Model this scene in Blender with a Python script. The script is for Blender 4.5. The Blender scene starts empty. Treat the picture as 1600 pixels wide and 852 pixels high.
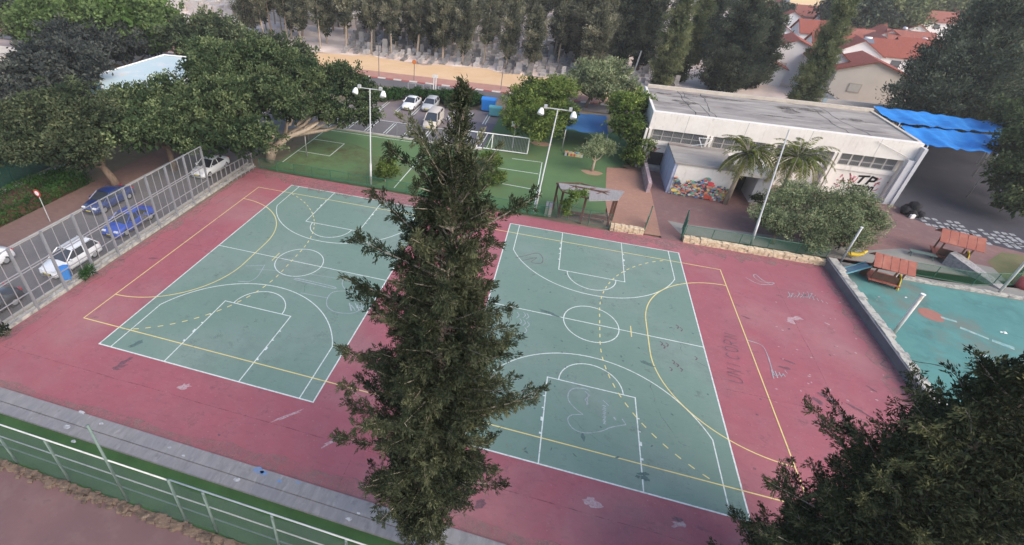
import bpy, math, random
import numpy as np
PI=math.pi; R=math.radians
sc=bpy.context.scene
COL=sc.collection
# ------------------------------------------------------------------ camera
F,CX,CY=761.42,671.09,390.74
def rot(yaw,pitch,roll):
    f=np.array([math.sin(yaw)*math.cos(pitch),math.cos(yaw)*math.cos(pitch),math.sin(pitch)])
    r=np.array([math.cos(yaw),-math.sin(yaw),0.0]);u=np.cross(r,f);c,s=math.cos(roll),math.sin(roll)
    return np.array([c*r+s*u,-s*r+c*u,f])
CM=rot(-0.248,-0.583,0.052);CP=np.array([2.4,-15.287,21.591])
cd=bpy.data.cameras.new('camera');cam=bpy.data.objects.new('camera',cd);COL.objects.link(cam);sc.camera=cam
cd.sensor_fit='HORIZONTAL';cd.sensor_width=36;cd.lens=36*F/1600
cd.shift_x=(800-CX)/1600;cd.shift_y=-(426-CY)/1600
cd.clip_start=0.1;cd.clip_end=3000
from mathutils import Matrix,Vector
mw=Matrix.Identity(4)
for i in range(3):
    mw[i][0]=CM[0][i];mw[i][1]=CM[1][i];mw[i][2]=-CM[2][i];mw[i][3]=CP[i]
cam.matrix_world=mw
def ray(px,py): return CM.T@np.array([(px-CX)/F,-(py-CY)/F,1.0])
def G(px,py,z=0.0):
    d=ray(px,py);t=(z-CP[2])/d[2];return CP+d*t
def onY(px,py,Y):
    d=ray(px,py);t=(Y-CP[1])/d[1];return CP+d*t
# ------------------------------------------------------------------ helpers
def obj(name,mesh,parent=None,mat=None):
    o=bpy.data.objects.new(name,mesh);COL.objects.link(o)
    if parent is not None: o.parent=parent
    if mat is not None and mesh is not None and not mesh.materials:
        for m in (mat if isinstance(mat,(list,tuple)) else [mat]): mesh.materials.append(m)
    return o
def tag(o,label=None,cat=None,group=None,kind=None):
    if label: o['label']=label
    if cat: o['category']=cat
    if group: o['group']=group
    if kind: o['kind']=kind
    return o
def empty(name,loc=(0,0,0),label=None,cat=None,group=None,rz=0):
    o=bpy.data.objects.new(name,None);COL.objects.link(o);o.location=loc;o.rotation_euler=(0,0,rz)
    o.empty_display_size=0.3
    return tag(o,label,cat,group)
def copy_tree(o,parent=None):
    c=o.copy();COL.objects.link(c)
    if parent is not None:c.parent=parent
    for ch in [x for x in KIDS.get(o.name,[])]: copy_tree(ch,c)
    return c
KIDS={}
class MB:
    def __init__(s,off=(0,0,0)): s.v=[];s.f=[];s.mi=[];s.off=off;s.cm=0
    def add(s,vs,fs):
        n=len(s.v);ox,oy,oz=s.off
        s.v+=[(a-ox,b-oy,c-oz) for a,b,c in vs];s.f+=[tuple(i+n for i in f) for f in fs];s.mi+=[s.cm]*len(fs)
    def box(s,x0,y0,z0,x1,y1,z1):
        s.add([(x0,y0,z0),(x1,y0,z0),(x1,y1,z0),(x0,y1,z0),(x0,y0,z1),(x1,y0,z1),(x1,y1,z1),(x0,y1,z1)],
              [(3,2,1,0),(4,5,6,7),(0,1,5,4),(1,2,6,5),(2,3,7,6),(3,0,4,7)])
    def obox(s,c,ax,ay,az):
        c=np.array(c,float);ax,ay,az=[np.array(q,float) for q in (ax,ay,az)]
        vs=[c+i*ax+j*ay+k*az for k in(-1,1) for i,j in((-1,-1),(1,-1),(1,1),(-1,1))]
        s.add([tuple(v) for v in vs],[(3,2,1,0),(4,5,6,7),(0,1,5,4),(1,2,6,5),(2,3,7,6),(3,0,4,7)])
    def tube(s,pts,rad,n=8,cap=True):
        P=[np.array(p,float) for p in pts]
        rad=rad if isinstance(rad,(list,tuple,np.ndarray)) else [rad]*len(P)
        vs=[];fs=[];prev=None
        for i,p in enumerate(P):
            d=(P[min(i+1,len(P)-1)]-P[max(i-1,0)]);d/=np.linalg.norm(d)+1e-9
            if prev is None:
                a=np.cross(d,[0,0,1.0]) if abs(d[2])<.9 else np.cross(d,[1.0,0,0])
            else: a=prev-d*np.dot(prev,d)
            a/=np.linalg.norm(a)+1e-9;b=np.cross(d,a);prev=a
            for k in range(n):
                t=2*PI*k/n;q=p+rad[i]*(math.cos(t)*a+math.sin(t)*b);vs.append(tuple(q))
        for i in range(len(P)-1):
            for k in range(n):
                fs.append((i*n+k,i*n+(k+1)%n,(i+1)*n+(k+1)%n,(i+1)*n+k))
        if cap: fs.append(tuple(range(n))[::-1]);fs.append(tuple((len(P)-1)*n+k for k in range(n)))
        s.add(vs,fs)
    def beam(s,a,b,w): s.tube([a,b],w,4)
    def prism(s,poly,z0,z1):
        n=len(poly);s.add([(x,y,z0) for x,y in poly]+[(x,y,z1) for x,y in poly],
          [tuple(range(n))[::-1],tuple(range(n,2*n))]+[(i,(i+1)%n,n+(i+1)%n,n+i) for i in range(n)])
    def sheet(s,poly,z): s.add([(p[0],p[1],z) for p in poly],[tuple(range(len(poly)))])
    def strip(s,pts,w,z,closed=False,jit=0,rng=random):
        P=[np.array(p[:2],float) for p in pts];n=len(P);L=[];Rr=[]
        for i,p in enumerate(P):
            a=P[(i-1)%n] if closed or i>0 else None;b=P[(i+1)%n] if closed or i<n-1 else None
            d1=(p-a)/ (np.linalg.norm(p-a)+1e-9) if a is not None else None
            d2=(b-p)/ (np.linalg.norm(b-p)+1e-9) if b is not None else None
            if d1 is None:d1=d2
            if d2 is None:d2=d1
            d=d1+d2;d/=np.linalg.norm(d)+1e-9;nn=np.array([-d[1],d[0]]);k=1/max(.5,np.dot(nn,[-d1[1],d1[0]]))
            ww=w*k*.5*(1+jit*(rng.random()-.5))
            L.append(p+nn*ww);Rr.append(p-nn*ww)
        vs=[(q[0],q[1],z) for q in L]+[(q[0],q[1],z) for q in Rr]
        m=n if closed else n-1
        s.add(vs,[(n+i,n+(i+1)%n,(i+1)%n,i) for i in range(m)])
    def mesh(s,name):
        me=bpy.data.meshes.new(name);me.from_pydata(s.v,[],s.f);me.update()
        if any(s.mi): me.polygons.foreach_set('material_index',s.mi)
        return me
    def build(s,name,mat,parent=None,smooth=False,bevel=0):
        me=s.mesh(name);o=obj(name,me,parent,mat)
        if smooth: me.polygons.foreach_set('use_smooth',[True]*len(me.polygons))
        if bevel:
            b=o.modifiers.new('bevel','BEVEL');b.width=bevel;b.segments=2;b.limit_method='ANGLE'
        return reg(o,parent)
def reg(o,parent):
    if parent is not None: KIDS.setdefault(parent.name,[]).append(o)
    return o
def inst(name,mesh,parent,mat=None): return reg(obj(name,mesh,parent,mat),parent)
# ------------------------------------------------------------------ materials
def newmat(name):
    m=bpy.data.materials.new(name);m.use_nodes=True;nt=m.node_tree;nt.nodes.clear()
    out=nt.nodes.new('ShaderNodeOutputMaterial');return m,nt,out
def mixc(nt,fac,a,b,mode='MIX'):
    n=nt.nodes.new('ShaderNodeMix');n.data_type='RGBA';n.blend_type=mode
    for sock,val in ((n.inputs[0],fac),(n.inputs[6],a),(n.inputs[7],b)):
        if isinstance(val,bpy.types.NodeSocket): nt.links.new(val,sock)
        else: sock.default_value=val if not isinstance(val,(tuple,list)) or len(val)==4 else (*val,1)
    return n.outputs[2]
def noise(nt,co,scale,detail=4,rough=.6,stretch=None):
    n=nt.nodes.new('ShaderNodeTexNoise');n.inputs['Scale'].default_value=scale;n.inputs['Detail'].default_value=detail;n.inputs['Roughness'].default_value=rough
    if stretch:
        mp=nt.nodes.new('ShaderNodeMapping');mp.inputs['Scale'].default_value=stretch;nt.links.new(co,mp.inputs[0]);co=mp.outputs[0]
    nt.links.new(co,n.inputs['Vector']);return n.outputs['Fac']
def ramp(nt,v,lo,hi):
    n=nt.nodes.new('ShaderNodeMapRange');n.inputs[1].default_value=lo;n.inputs[2].default_value=hi;nt.links.new(v,n.inputs[0]);return n.outputs[0]
def mathn(nt,op,a,b):
    n=nt.nodes.new('ShaderNodeMath');n.operation=op
    for i,v in ((0,a),(1,b)):
        if isinstance(v,bpy.types.NodeSocket): nt.links.new(v,n.inputs[i])
        else: n.inputs[i].default_value=v
    return n.outputs[0]
def surf(name,col,rough=.8,layers=(),bump=0,bscale=20,spec=.3,metal=0,coat=0):
    """layers: (colour, noise scale, lo, hi, strength[, stretch])"""
    m,nt,out=newmat(name);p=nt.nodes.new('ShaderNodeBsdfPrincipled');nt.links.new(p.outputs[0],out.inputs[0])
    p.inputs['Roughness'].default_value=rough;p.inputs['Metallic'].default_value=metal
    p.inputs['Specular IOR Level'].default_value=spec;p.inputs['Coat Weight'].default_value=coat
    co=nt.nodes.new('ShaderNodeTexCoord').outputs['Object'];c=(*col,1)
    if not layers: layers=[(tuple(x*.8 for x in col),3,.35,.7,.6)]
    for L in layers:
        f=noise(nt,co,L[1],5,.65,L[5] if len(L)>5 else None);f=mathn(nt,'MULTIPLY',ramp(nt,f,L[2],L[3]),L[4])
        c=mixc(nt,f,c,L[0])
    nt.links.new(c,p.inputs['Base Color']) if isinstance(c,bpy.types.NodeSocket) else None
    if bump:
        b=nt.nodes.new('ShaderNodeBump');b.inputs['Strength'].default_value=bump;b.inputs['Distance'].default_value=.05
        nt.links.new(noise(nt,co,bscale),b.inputs['Height']);nt.links.new(b.outputs[0],p.inputs['Normal'])
    return m
def foliage(name,dark,mid,light,trans=.18,scale=.5):
    m,nt,out=newmat(name)
    at=nt.nodes.new('ShaderNodeAttribute');at.attribute_name='tint'
    oi=nt.nodes.new('ShaderNodeObjectInfo')
    co=nt.nodes.new('ShaderNodeTexCoord').outputs['Object']
    n=noise(nt,co,scale,3)
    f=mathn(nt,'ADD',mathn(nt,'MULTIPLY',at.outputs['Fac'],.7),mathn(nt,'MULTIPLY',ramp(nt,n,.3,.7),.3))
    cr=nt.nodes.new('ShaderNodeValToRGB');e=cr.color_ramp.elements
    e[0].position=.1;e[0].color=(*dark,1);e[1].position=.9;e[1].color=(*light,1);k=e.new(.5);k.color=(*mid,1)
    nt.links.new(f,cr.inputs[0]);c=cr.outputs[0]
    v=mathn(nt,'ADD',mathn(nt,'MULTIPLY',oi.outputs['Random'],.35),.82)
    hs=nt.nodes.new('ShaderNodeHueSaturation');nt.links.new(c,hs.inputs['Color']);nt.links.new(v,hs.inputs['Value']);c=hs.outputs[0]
    d=nt.nodes.new('ShaderNodeBsdfDiffuse');t=nt.nodes.new('ShaderNodeBsdfTranslucent');mx=nt.nodes.new('ShaderNodeMixShader')
    mx.inputs[0].default_value=trans;nt.links.new(c,d.inputs[0]);nt.links.new(c,t.inputs[0])
    nt.links.new(d.outputs[0],mx.inputs[1]);nt.links.new(t.outputs[0],mx.inputs[2]);nt.links.new(mx.outputs[0],out.inputs[0])
    return m
def seethrough(name,col,opac,scale=18):
    """woven mesh / netting: thin opaque threads with gaps"""
    m,nt,out=newmat(name);d=nt.nodes.new('ShaderNodeBsdfDiffuse');d.inputs[0].default_value=(*col,1)
    t=nt.nodes.new('ShaderNodeBsdfTransparent');mx=nt.nodes.new('ShaderNodeMixShader')
    co=nt.nodes.new('ShaderNodeTexCoord').outputs['Object']
    f=mathn(nt,'ADD',mathn(nt,'MULTIPLY',noise(nt,co,scale,2),.3),opac-.15)
    nt.links.new(f,mx.inputs[0]);nt.links.new(t.outputs[0],mx.inputs[1]);nt.links.new(d.outputs[0],mx.inputs[2]);nt.links.new(mx.outputs[0],out.inputs[0])
    return m
def glassy(name,col,rough=.12):
    m,nt,out=newmat(name);p=nt.nodes.new('ShaderNodeBsdfPrincipled');p.inputs['Base Color'].default_value=(*col,1);p.inputs['Roughness'].default_value=rough
    p.inputs['Specular IOR Level'].default_value=.8;nt.links.new(p.outputs[0],out.inputs[0]);return m
def paint(name,col): # vehicle paint: slightly dusty
    return surf(name,col,.3,[(tuple(min(1,x*.85+.03) for x in col),1.2,.4,.7,.5)],coat=.5,spec=.5)
def brickmat(name,c1,c2,mortar,w,h,ms=.02,rough=.85,rotz=0,layers=()):
    m,nt,out=newmat(name);p=nt.nodes.new('ShaderNodeBsdfPrincipled');nt.links.new(p.outputs[0],out.inputs[0]);p.inputs['Roughness'].default_value=rough;p.inputs['Specular IOR Level'].default_value=.2
    co=nt.nodes.new('ShaderNodeTexCoord').outputs['Object'];mp=nt.nodes.new('ShaderNodeMapping');mp.inputs['Rotation'].default_value=(0,0,rotz);nt.links.new(co,mp.inputs[0])
    b=nt.nodes.new('ShaderNodeTexBrick');nt.links.new(mp.outputs[0],b.inputs['Vector'])
    b.inputs['Color1'].default_value=(*c1,1);b.inputs['Color2'].default_value=(*c2,1);b.inputs['Mortar'].default_value=(*mortar,1)
    b.inputs['Scale'].default_value=1;b.inputs['Brick Width'].default_value=w;b.inputs['Row Height'].default_value=h;b.inputs['Mortar Size'].default_value=ms
    c=b.outputs['Color']
    for L in layers:
        f=noise(nt,co,L[1],5);c=mixc(nt,mathn(nt,'MULTIPLY',ramp(nt,f,L[2],L[3]),L[4]),c,L[0])
    nt.links.new(c,p.inputs['Base Color']);return m
def attrmat(name,attr='col',rough=.8):
    m,nt,out=newmat(name);p=nt.nodes.new('ShaderNodeBsdfPrincipled');p.inputs['Roughness'].default_value=rough
    a=nt.nodes.new('ShaderNodeAttribute');a.attribute_name=attr;nt.links.new(a.outputs['Color'],p.inputs['Base Color']);nt.links.new(p.outputs[0],out.inputs[0]);return m
M={}
M['red']=surf('red_court_paint',(.305,.088,.108),.85,[((.235,.092,.11),.35,.35,.7,.6),((.335,.135,.155),.9,.45,.75,.5),((.19,.075,.09),1.8,.55,.7,.6,(1,2.4,1)),((.34,.22,.21),.10,.50,.75,.5),((.16,.07,.08),14,.66,.74,.55),((.47,.34,.33),7,.62,.74,.45)],.15,60)
M['green']=surf('green_court_paint',(.148,.222,.185),.8,[((.118,.188,.155),.3,.35,.7,.7),((.18,.255,.215),.9,.5,.75,.4),((.22,.28,.25),.15,.45,.7,.6),((.095,.16,.14),2.2,.57,.72,.55,(1,2.6,1)),((.10,.15,.14),14,.66,.74,.5),((.28,.36,.32),9,.62,.74,.4)],.15,60)
M['line']=surf('white_line_paint',(.64,.68,.65),.7,[((.30,.38,.35),6,.46,.68,.75),((.5,.55,.5),1.2,.5,.8,.4)])
M['yline']=surf('yellow_line_paint',(.72,.60,.22),.7,[((.45,.42,.22),6,.48,.72,.6),((.6,.48,.26),1.2,.45,.75,.6)])
M['chalk']=surf('pale_chalk',(.36,.40,.42),.9,[((.22,.26,.26),14,.4,.65,.8)])
M['darkchalk']=surf('dark_marker',(.10,.07,.09),.9,[((.2,.12,.13),14,.4,.65,.6)])
M['stain']=surf('dark_stain',(.12,.06,.075),.8,[((.22,.10,.12),9,.4,.65,.7)])
M['stain_g']=surf('dark_stain_on_green',(.07,.11,.105),.8,[((.10,.17,.16),9,.4,.65,.7)])
M['pale']=surf('pale_scuff',(.42,.33,.33),.9,[((.33,.15,.18),10,.4,.6,.8)])
M['asphalt']=surf('asphalt',(.13,.12,.125),.9,[((.085,.08,.085),.25,.35,.7,.7),((.17,.16,.16),2,.5,.75,.4)],.2,40)
M['lot']=surf('parking_asphalt',(.20,.165,.165),.9,[((.14,.12,.125),.25,.35,.7,.7),((.24,.20,.20),2,.5,.75,.4)],.2,40)
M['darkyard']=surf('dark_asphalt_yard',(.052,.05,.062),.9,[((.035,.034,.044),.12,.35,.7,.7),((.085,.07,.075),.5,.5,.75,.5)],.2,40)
M['redpave']=brickmat('red_brick_paving',(.24,.13,.115),(.20,.11,.105),(.15,.10,.09),.4,.2,.01,layers=[((.14,.09,.095),.15,.4,.65,.7),((.27,.19,.16),1.2,.5,.75,.5)])
M['orangepave']=brickmat('orange_brick_paving',(.36,.20,.145),(.31,.17,.125),(.24,.15,.12),.3,.15,.008,layers=[((.26,.15,.12),.5,.4,.7,.6),((.42,.30,.22),2,.55,.75,.4)])
M['walk']=brickmat('pavement_brick',(.20,.125,.105),(.165,.10,.09),(.15,.11,.10),.4,.2,.01,layers=[((.17,.11,.10),.6,.4,.7,.6)])
M['concpath']=surf('grey_concrete_path',(.25,.24,.22),.9,[((.17,.165,.155),.6,.35,.7,.7)],.2,30)
M['turf']=surf('artificial_turf',(.105,.175,.08),.95,[((.08,.145,.065),.3,.35,.7,.7),((.10,.20,.06),1.5,.5,.75,.4),((.13,.125,.055),.12,.52,.7,.6)],.6,120,spec=.1)
M['turf2']=surf('near_turf_strip',(.065,.135,.05),.95,[((.04,.09,.035),.5,.35,.7,.8),((.08,.16,.04),2.5,.5,.75,.4)],.6,120,spec=.1)
M['earth']=surf('earth',(.17,.135,.10),.95,[((.10,.095,.06),.25,.35,.65,.8),((.22,.17,.125),1.5,.5,.75,.5)],.4,20)
M['farearth']=surf('pale_far_ground',(.42,.30,.25),.95,[((.20,.165,.11),.06,.45,.6,.85),((.60,.47,.38),.4,.5,.7,.6)],.3,5)
M['sand']=surf('orange_sand',(.60,.41,.24),.95,[((.66,.48,.31),.25,.4,.7,.7),((.55,.32,.17),.7,.5,.7,.5,(.4,2,1))],.4,6)
M['yard']=surf('reddish_yard',(.165,.095,.095),.92,[((.12,.075,.08),.3,.35,.7,.8),((.21,.145,.14),.8,.5,.75,.5),((.07,.05,.05),1.6,.62,.75,.6)],.2,40)
M['paver']=surf('grey_concrete_slabs',(.255,.245,.245),.9,[((.17,.165,.17),1,.4,.65,.7,(3,.9,1)),((.36,.35,.34),1,.55,.72,.6,(5,2,1)),((.20,.20,.22),.35,.45,.6,.6),((.12,.12,.13),1.5,.6,.7,.6),((.38,.38,.38),6,.66,.75,.5)],.3,20)
M['concrete']=surf('weathered_concrete',(.33,.31,.29),.9,[((.2,.195,.185),1.2,.4,.7,.7),((.42,.39,.35),4,.55,.75,.5)],.4,25)
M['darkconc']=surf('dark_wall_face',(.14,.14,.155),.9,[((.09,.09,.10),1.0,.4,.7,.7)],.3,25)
M['coping']=surf('rough_pale_coping',(.44,.42,.37),.95,[((.22,.21,.2),2.2,.45,.6,.9),((.58,.55,.46),5,.55,.7,.6)],.8,12)
M['stone']=surf('rough_limestone',(.62,.50,.35),.95,[((.42,.31,.20),3.5,.45,.6,.9),((.75,.66,.52),6,.55,.7,.6)],1,8)
M['roughstone']=surf('brown_rubble_stone',(.16,.115,.085),.95,[((.075,.055,.045),3.5,.45,.6,.9),((.33,.26,.19),2.5,.62,.72,.7)],1,8)
M['teal']=surf('teal_rubber_ground',(.085,.22,.205),.85,[((.06,.17,.165),.25,.4,.65,.8),((.11,.28,.26),.8,.5,.72,.5),((.15,.15,.125),.11,.50,.60,.8),((.05,.13,.12),.5,.56,.7,.6)],.2,60)
M['steel']=surf('galvanised_steel',(.34,.34,.35),.5,[((.30,.29,.29),2,.4,.7,.6)],metal=.4)
M['greysteel']=surf('grey_painted_steel',(.24,.25,.27),.5,[((.17,.165,.165),2,.4,.7,.6)],metal=.2)
M['lampsteel']=surf('lamp_post_steel',(.46,.47,.47),.5,[((.34,.34,.34),1.5,.4,.7,.6)],metal=.2)
M['whitepaint']=surf('white_painted_metal',(.72,.72,.70),.5,[((.5,.49,.46),3,.5,.75,.6)])
M['greensteel']=surf('green_painted_steel',(.03,.11,.075),.5,[((.05,.12,.09),3,.5,.75,.6)])
M['greygreen']=surf('grey_green_fence_steel',(.13,.18,.16),.6,[((.09,.13,.12),3,.5,.75,.6)])
M['greennet']=seethrough('green_fence_mesh',(.11,.15,.14),.36)
M['greennet2']=seethrough('thin_green_mesh',(.04,.13,.07),.32)
M['greyscreen']=seethrough('thin_wire_mesh',(.30,.32,.33),.09)
M['darkscreen']=seethrough('dark_green_screen',(.015,.07,.055),.85)
M['cwall']=surf('whitewashed_wall',(.70,.66,.61),.85,[((.60,.56,.51),.5,.4,.65,.6),((.40,.36,.32),1.1,.56,.72,.5,(3,3,.5)),((.76,.72,.67),3,.5,.7,.5),((.30,.27,.24),.7,.66,.72,.6,(2,2,1))],.1,20)
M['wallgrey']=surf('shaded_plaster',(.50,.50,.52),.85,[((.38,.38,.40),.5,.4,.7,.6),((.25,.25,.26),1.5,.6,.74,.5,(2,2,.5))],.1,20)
M['rooffelt']=surf('bitumen_roof',(.30,.275,.25),.9,[((.19,.17,.16),.35,.42,.6,.8,(.5,1.5,1)),((.38,.36,.33),.8,.5,.65,.7,(.4,1.5,1)),((.08,.07,.07),.35,.58,.66,.85,(.5,2.2,1)),((.30,.19,.15),.35,.60,.72,.5,(.4,2,1))],.3,20)
M['parapet']=surf('pale_parapet',(.50,.44,.37),.9,[((.33,.29,.25),1.2,.45,.7,.7)],.3,15)
M['dark']=surf('dark_opening',(.025,.025,.028),.9)
M['glasswin']=glassy('window_glass',(.10,.11,.12),.25)
M['carglass']=glassy('car_glass',(.03,.035,.045),.08)
M['tyre']=surf('tyre_rubber',(.025,.025,.027),.85)
M['rim']=surf('wheel_rim',(.45,.45,.47),.35,metal=.6)
M['lightlens']=glassy('lamp_lens',(.7,.72,.75),.1)
M['redlens']=glassy('tail_lens',(.35,.02,.02),.2)
M['redroof']=brickmat('red_roof_tiles',(.27,.085,.065),(.22,.068,.052),(.24,.07,.05),.35,.3,.02,layers=[((.25,.08,.06),.4,.45,.7,.6)])
M['redroof2']=brickmat('brown_red_roof_tiles',(.32,.12,.09),(.27,.10,.08),(.19,.075,.06),.35,.3,.02,layers=[((.2,.09,.08),.4,.45,.7,.6)])
M['housewall']=surf('cream_house_plaster',(.72,.65,.57),.85,[((.62,.56,.49),.4,.4,.7,.6)])
M['housewhite']=surf('white_house_plaster',(.78,.76,.74),.85,[((.66,.64,.62),.4,.4,.7,.6)])
M['blueshade']=surf('blue_shade_cloth',(.025,.23,.62),.75,[((.015,.15,.46),.5,.4,.65,.8),((.06,.33,.70),1.4,.5,.75,.5)],.6,2.5)
M['bluetarp']=surf('dull_blue_tarpaulin',(.035,.13,.30),.8,[((.02,.08,.2),.4,.4,.7,.7)],.4,3)
M['blue']=surf('blue_plastic',(.03,.22,.62),.5,[((.02,.15,.45),2,.5,.75,.6)])
M['tealplastic']=surf('teal_plastic',(.12,.38,.42),.5)
M['yellow']=surf('yellow_plastic',(.65,.46,.04),.5,[((.5,.34,.05),3,.5,.75,.6)])
M['redplank']=surf('red_brown_planks',(.30,.10,.07),.75,[((.25,.08,.06),2.5,.4,.65,.7,(1,6,1)),((.45,.2,.14),1,.5,.7,.5)])
M['woodbrown']=surf('dark_brown_timber',(.10,.05,.035),.75,[((.06,.03,.025),3,.4,.7,.7)])
M['pergroof']=surf('weathered_grey_boards',(.27,.25,.25),.85,[((.17,.16,.155),1.5,.4,.7,.7,(6,1,1))])
M['bark']=surf('pale_bark',(.38,.31,.24),.95,[((.22,.17,.13),3,.4,.65,.8,(2,2,.5))],.6,12)
M['darkbark']=surf('brown_bark',(.17,.12,.09),.95,[((.09,.065,.05),3,.4,.65,.8,(2,2,.5))],.6,12)
M['twig']=surf('bare_twig',(.30,.26,.21),.9)
def varied(m):
    nt=m.node_tree;p=[n for n in nt.nodes if n.type=='BSDF_PRINCIPLED'][0];l=p.inputs['Base Color'].links[0].from_socket
    oi=nt.nodes.new('ShaderNodeObjectInfo');hs=nt.nodes.new('ShaderNodeHueSaturation');nt.links.new(l,hs.inputs['Color']);nt.links.new(mathn(nt,'ADD',mathn(nt,'MULTIPLY',oi.outputs['Random'],.6),.35),hs.inputs['Value']);nt.links.new(hs.outputs[0],p.inputs['Base Color']);return m
M['tomb']=surf('pale_tombstone',(.62,.57,.54),.85,[((.33,.32,.33),.6,.4,.65,.8),((.65,.6,.56),2,.5,.75,.6)],.2,6)
varied(M['tomb'])
M['kerbwhite']=surf('white_kerb',(.66,.63,.58),.85);M['kerbred']=surf('red_kerb',(.42,.12,.11),.85);M['kerb']=surf('grey_kerb',(.42,.40,.36),.9,[((.26,.25,.23),1.5,.4,.7,.7)])
M['black']=surf('black_cloth',(.015,.015,.018),.9)
M['graf']=attrmat('spray_paint')
M['cream']=surf('cream_roof_wall',(.66,.56,.36),.85)
M['lightblue']=surf('light_blue_roof',(.46,.57,.60),.7,[((.60,.62,.62),.25,.5,.6,.8),((.65,.55,.35),.2,.62,.68,.7)])  # yellowish patches put a reflection into the roof colour
M['yard_white']=surf('white_worn_paint',(.34,.35,.36),.85,[((.12,.12,.13),5,.45,.6,.8)])
# foliage palettes
FO={
 'cyp':foliage('cypress_foliage',(.011,.017,.011),(.042,.053,.031),(.165,.17,.09),.1,.6),
 'cypR':foliage('near_cypress_foliage',(.018,.025,.017),(.070,.084,.045),(.32,.32,.14),.15,.6),
 'broad':foliage('dark_broadleaf',(.014,.027,.014),(.060,.088,.040),(.22,.26,.12),.15,.3),
 'olive':foliage('olive_foliage',(.06,.08,.04),(.20,.24,.125),(.50,.54,.30),.12,.6),
 'bright':foliage('bright_broadleaf',(.045,.09,.02),(.085,.13,.048),(.19,.25,.095),.18,.4),
 'left':foliage('street_tree_foliage',(.018,.029,.018),(.064,.084,.045),(.20,.225,.115),.15,.3),
 'purple':foliage('dull_dark_foliage',(.02,.026,.026),(.056,.065,.062),(.14,.155,.125),.1,.3),
 'pine':foliage('pine_foliage',(.035,.043,.031),(.115,.122,.082),(.31,.30,.205),.12,.3),
 'dpine':foliage('dark_conifer_foliage',(.018,.028,.022),(.060,.080,.057),(.20,.225,.145),.1,.25),
 'cyp2':foliage('olive_cypress_foliage',(.05,.066,.036),(.125,.15,.072),(.29,.31,.15),.1,.3),
 'lime':foliage('yellow_green_foliage',(.035,.06,.016),(.13,.19,.045),(.34,.40,.11),.25,.5),
 'hedge':foliage('hedge_foliage',(.012,.03,.012),(.03,.075,.022),(.07,.15,.04),.15,.6),
 'palm':foliage('palm_frond',(.05,.065,.02),(.14,.17,.045),(.42,.38,.13),.2,.8),
 'dry':foliage('dry_grass',(.14,.13,.07),(.25,.22,.12),(.36,.32,.18),.15,1),
}
# ------------------------------------------------------------------ foliage geometry
def leafmesh(name,C,D,L,W,tint,rng,bend=0.0):
    n=len(C);D=D/(np.linalg.norm(D,axis=1,keepdims=True)+1e-9)
    S=np.cross(D,rng.normal(size=(n,3)));S/=np.linalg.norm(S,axis=1,keepdims=True)+1e-9
    L=np.broadcast_to(L,(n,))[:,None];W=np.broadcast_to(W,(n,))[:,None]
    V=np.empty((n,4,3));mid=C+D*L*.5
    V[:,0]=C;V[:,1]=mid+S*W*.5;V[:,2]=C+D*L;V[:,3]=mid-S*W*.5
    me=bpy.data.meshes.new(name)
    me.vertices.add(n*4);me.vertices.foreach_set('co',V.reshape(-1).astype(np.float32))
    me.loops.add(n*4);me.loops.foreach_set('vertex_index',np.arange(n*4,dtype=np.int32))
    me.polygons.add(n);me.polygons.foreach_set('loop_start',np.arange(0,n*4,4,dtype=np.int32));me.polygons.foreach_set('loop_total',np.full(n,4,dtype=np.int32))
    a=me.attributes.new('tint','FLOAT','POINT');a.data.foreach_set('value',np.repeat(np.clip(tint,0,1),4).astype(np.float32))
    me.update();return me
def unit(rng,n):
    v=rng.normal(size=(n,3));return v/np.linalg.norm(v,axis=1,keepdims=True)
def broadcrown(name,lobes,rng,dens=1.0,L=.3,W=.16,sig=.3,per=26):
    """lobes: (x,y,z,r[,squash]) local; every lobe carries smaller bunches of leafy twigs"""
    Cs=[];Ds=[];Ts=[];Ls=[]
    for lb in lobes:
        x,y,z,r=lb[:4];sq=lb[4] if len(lb)>4 else .8
        ns=max(5,int(9+r*5));us=unit(rng,ns);us[:,2]=np.abs(us[:,2])*.9-.25*rng.random(ns)
        rs=r*rng.uniform(.24,.42,ns);cen=us*(r*rng.uniform(.55,.88,ns))[:,None]
        nc=int(dens*r*r*12);k=rng.integers(0,ns,nc);u=unit(rng,nc)
        P=cen[k]+u*(rs[k]*(1-.35*rng.random(nc)**2))[:,None];P[:,2]*=sq;P+=[x,y,z]
        keep=np.ones(nc,bool)
        for l2 in lobes:
            if l2 is lb: continue
            d=(P-np.array(l2[:3]))/np.array([1,1,l2[4] if len(l2)>4 else .8]);keep&=np.linalg.norm(d,axis=1)>l2[3]*.5
        st=rng.random(ns);P=P[keep];u=u[keep];ct=st[k][keep]*.6+rng.random(len(P))*.4
        Cc=np.repeat(P,per,0)+rng.normal(size=(len(P)*per,3))*sig*np.array([1,1,.7])*.8
        Dd=np.repeat(u,per,0)*.7+rng.normal(size=(len(P)*per,3))*.6+[0,0,.1]
        Cs.append(Cc);Ds.append(Dd);Ts.append(np.repeat(ct,per)*.6+rng.random(len(Cc))*.4);Ls.append(np.full(len(Cc),L)*rng.uniform(.7,1.3,len(Cc)))
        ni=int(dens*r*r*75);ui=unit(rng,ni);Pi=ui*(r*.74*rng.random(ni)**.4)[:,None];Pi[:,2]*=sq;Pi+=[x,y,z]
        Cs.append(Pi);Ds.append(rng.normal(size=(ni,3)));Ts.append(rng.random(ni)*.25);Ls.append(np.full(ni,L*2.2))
    C=np.concatenate(Cs);D=np.concatenate(Ds);T=np.concatenate(Ts);Lx=np.concatenate(Ls)
    return leafmesh(name,C,D,Lx,Lx*W/L,T,rng)
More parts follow.
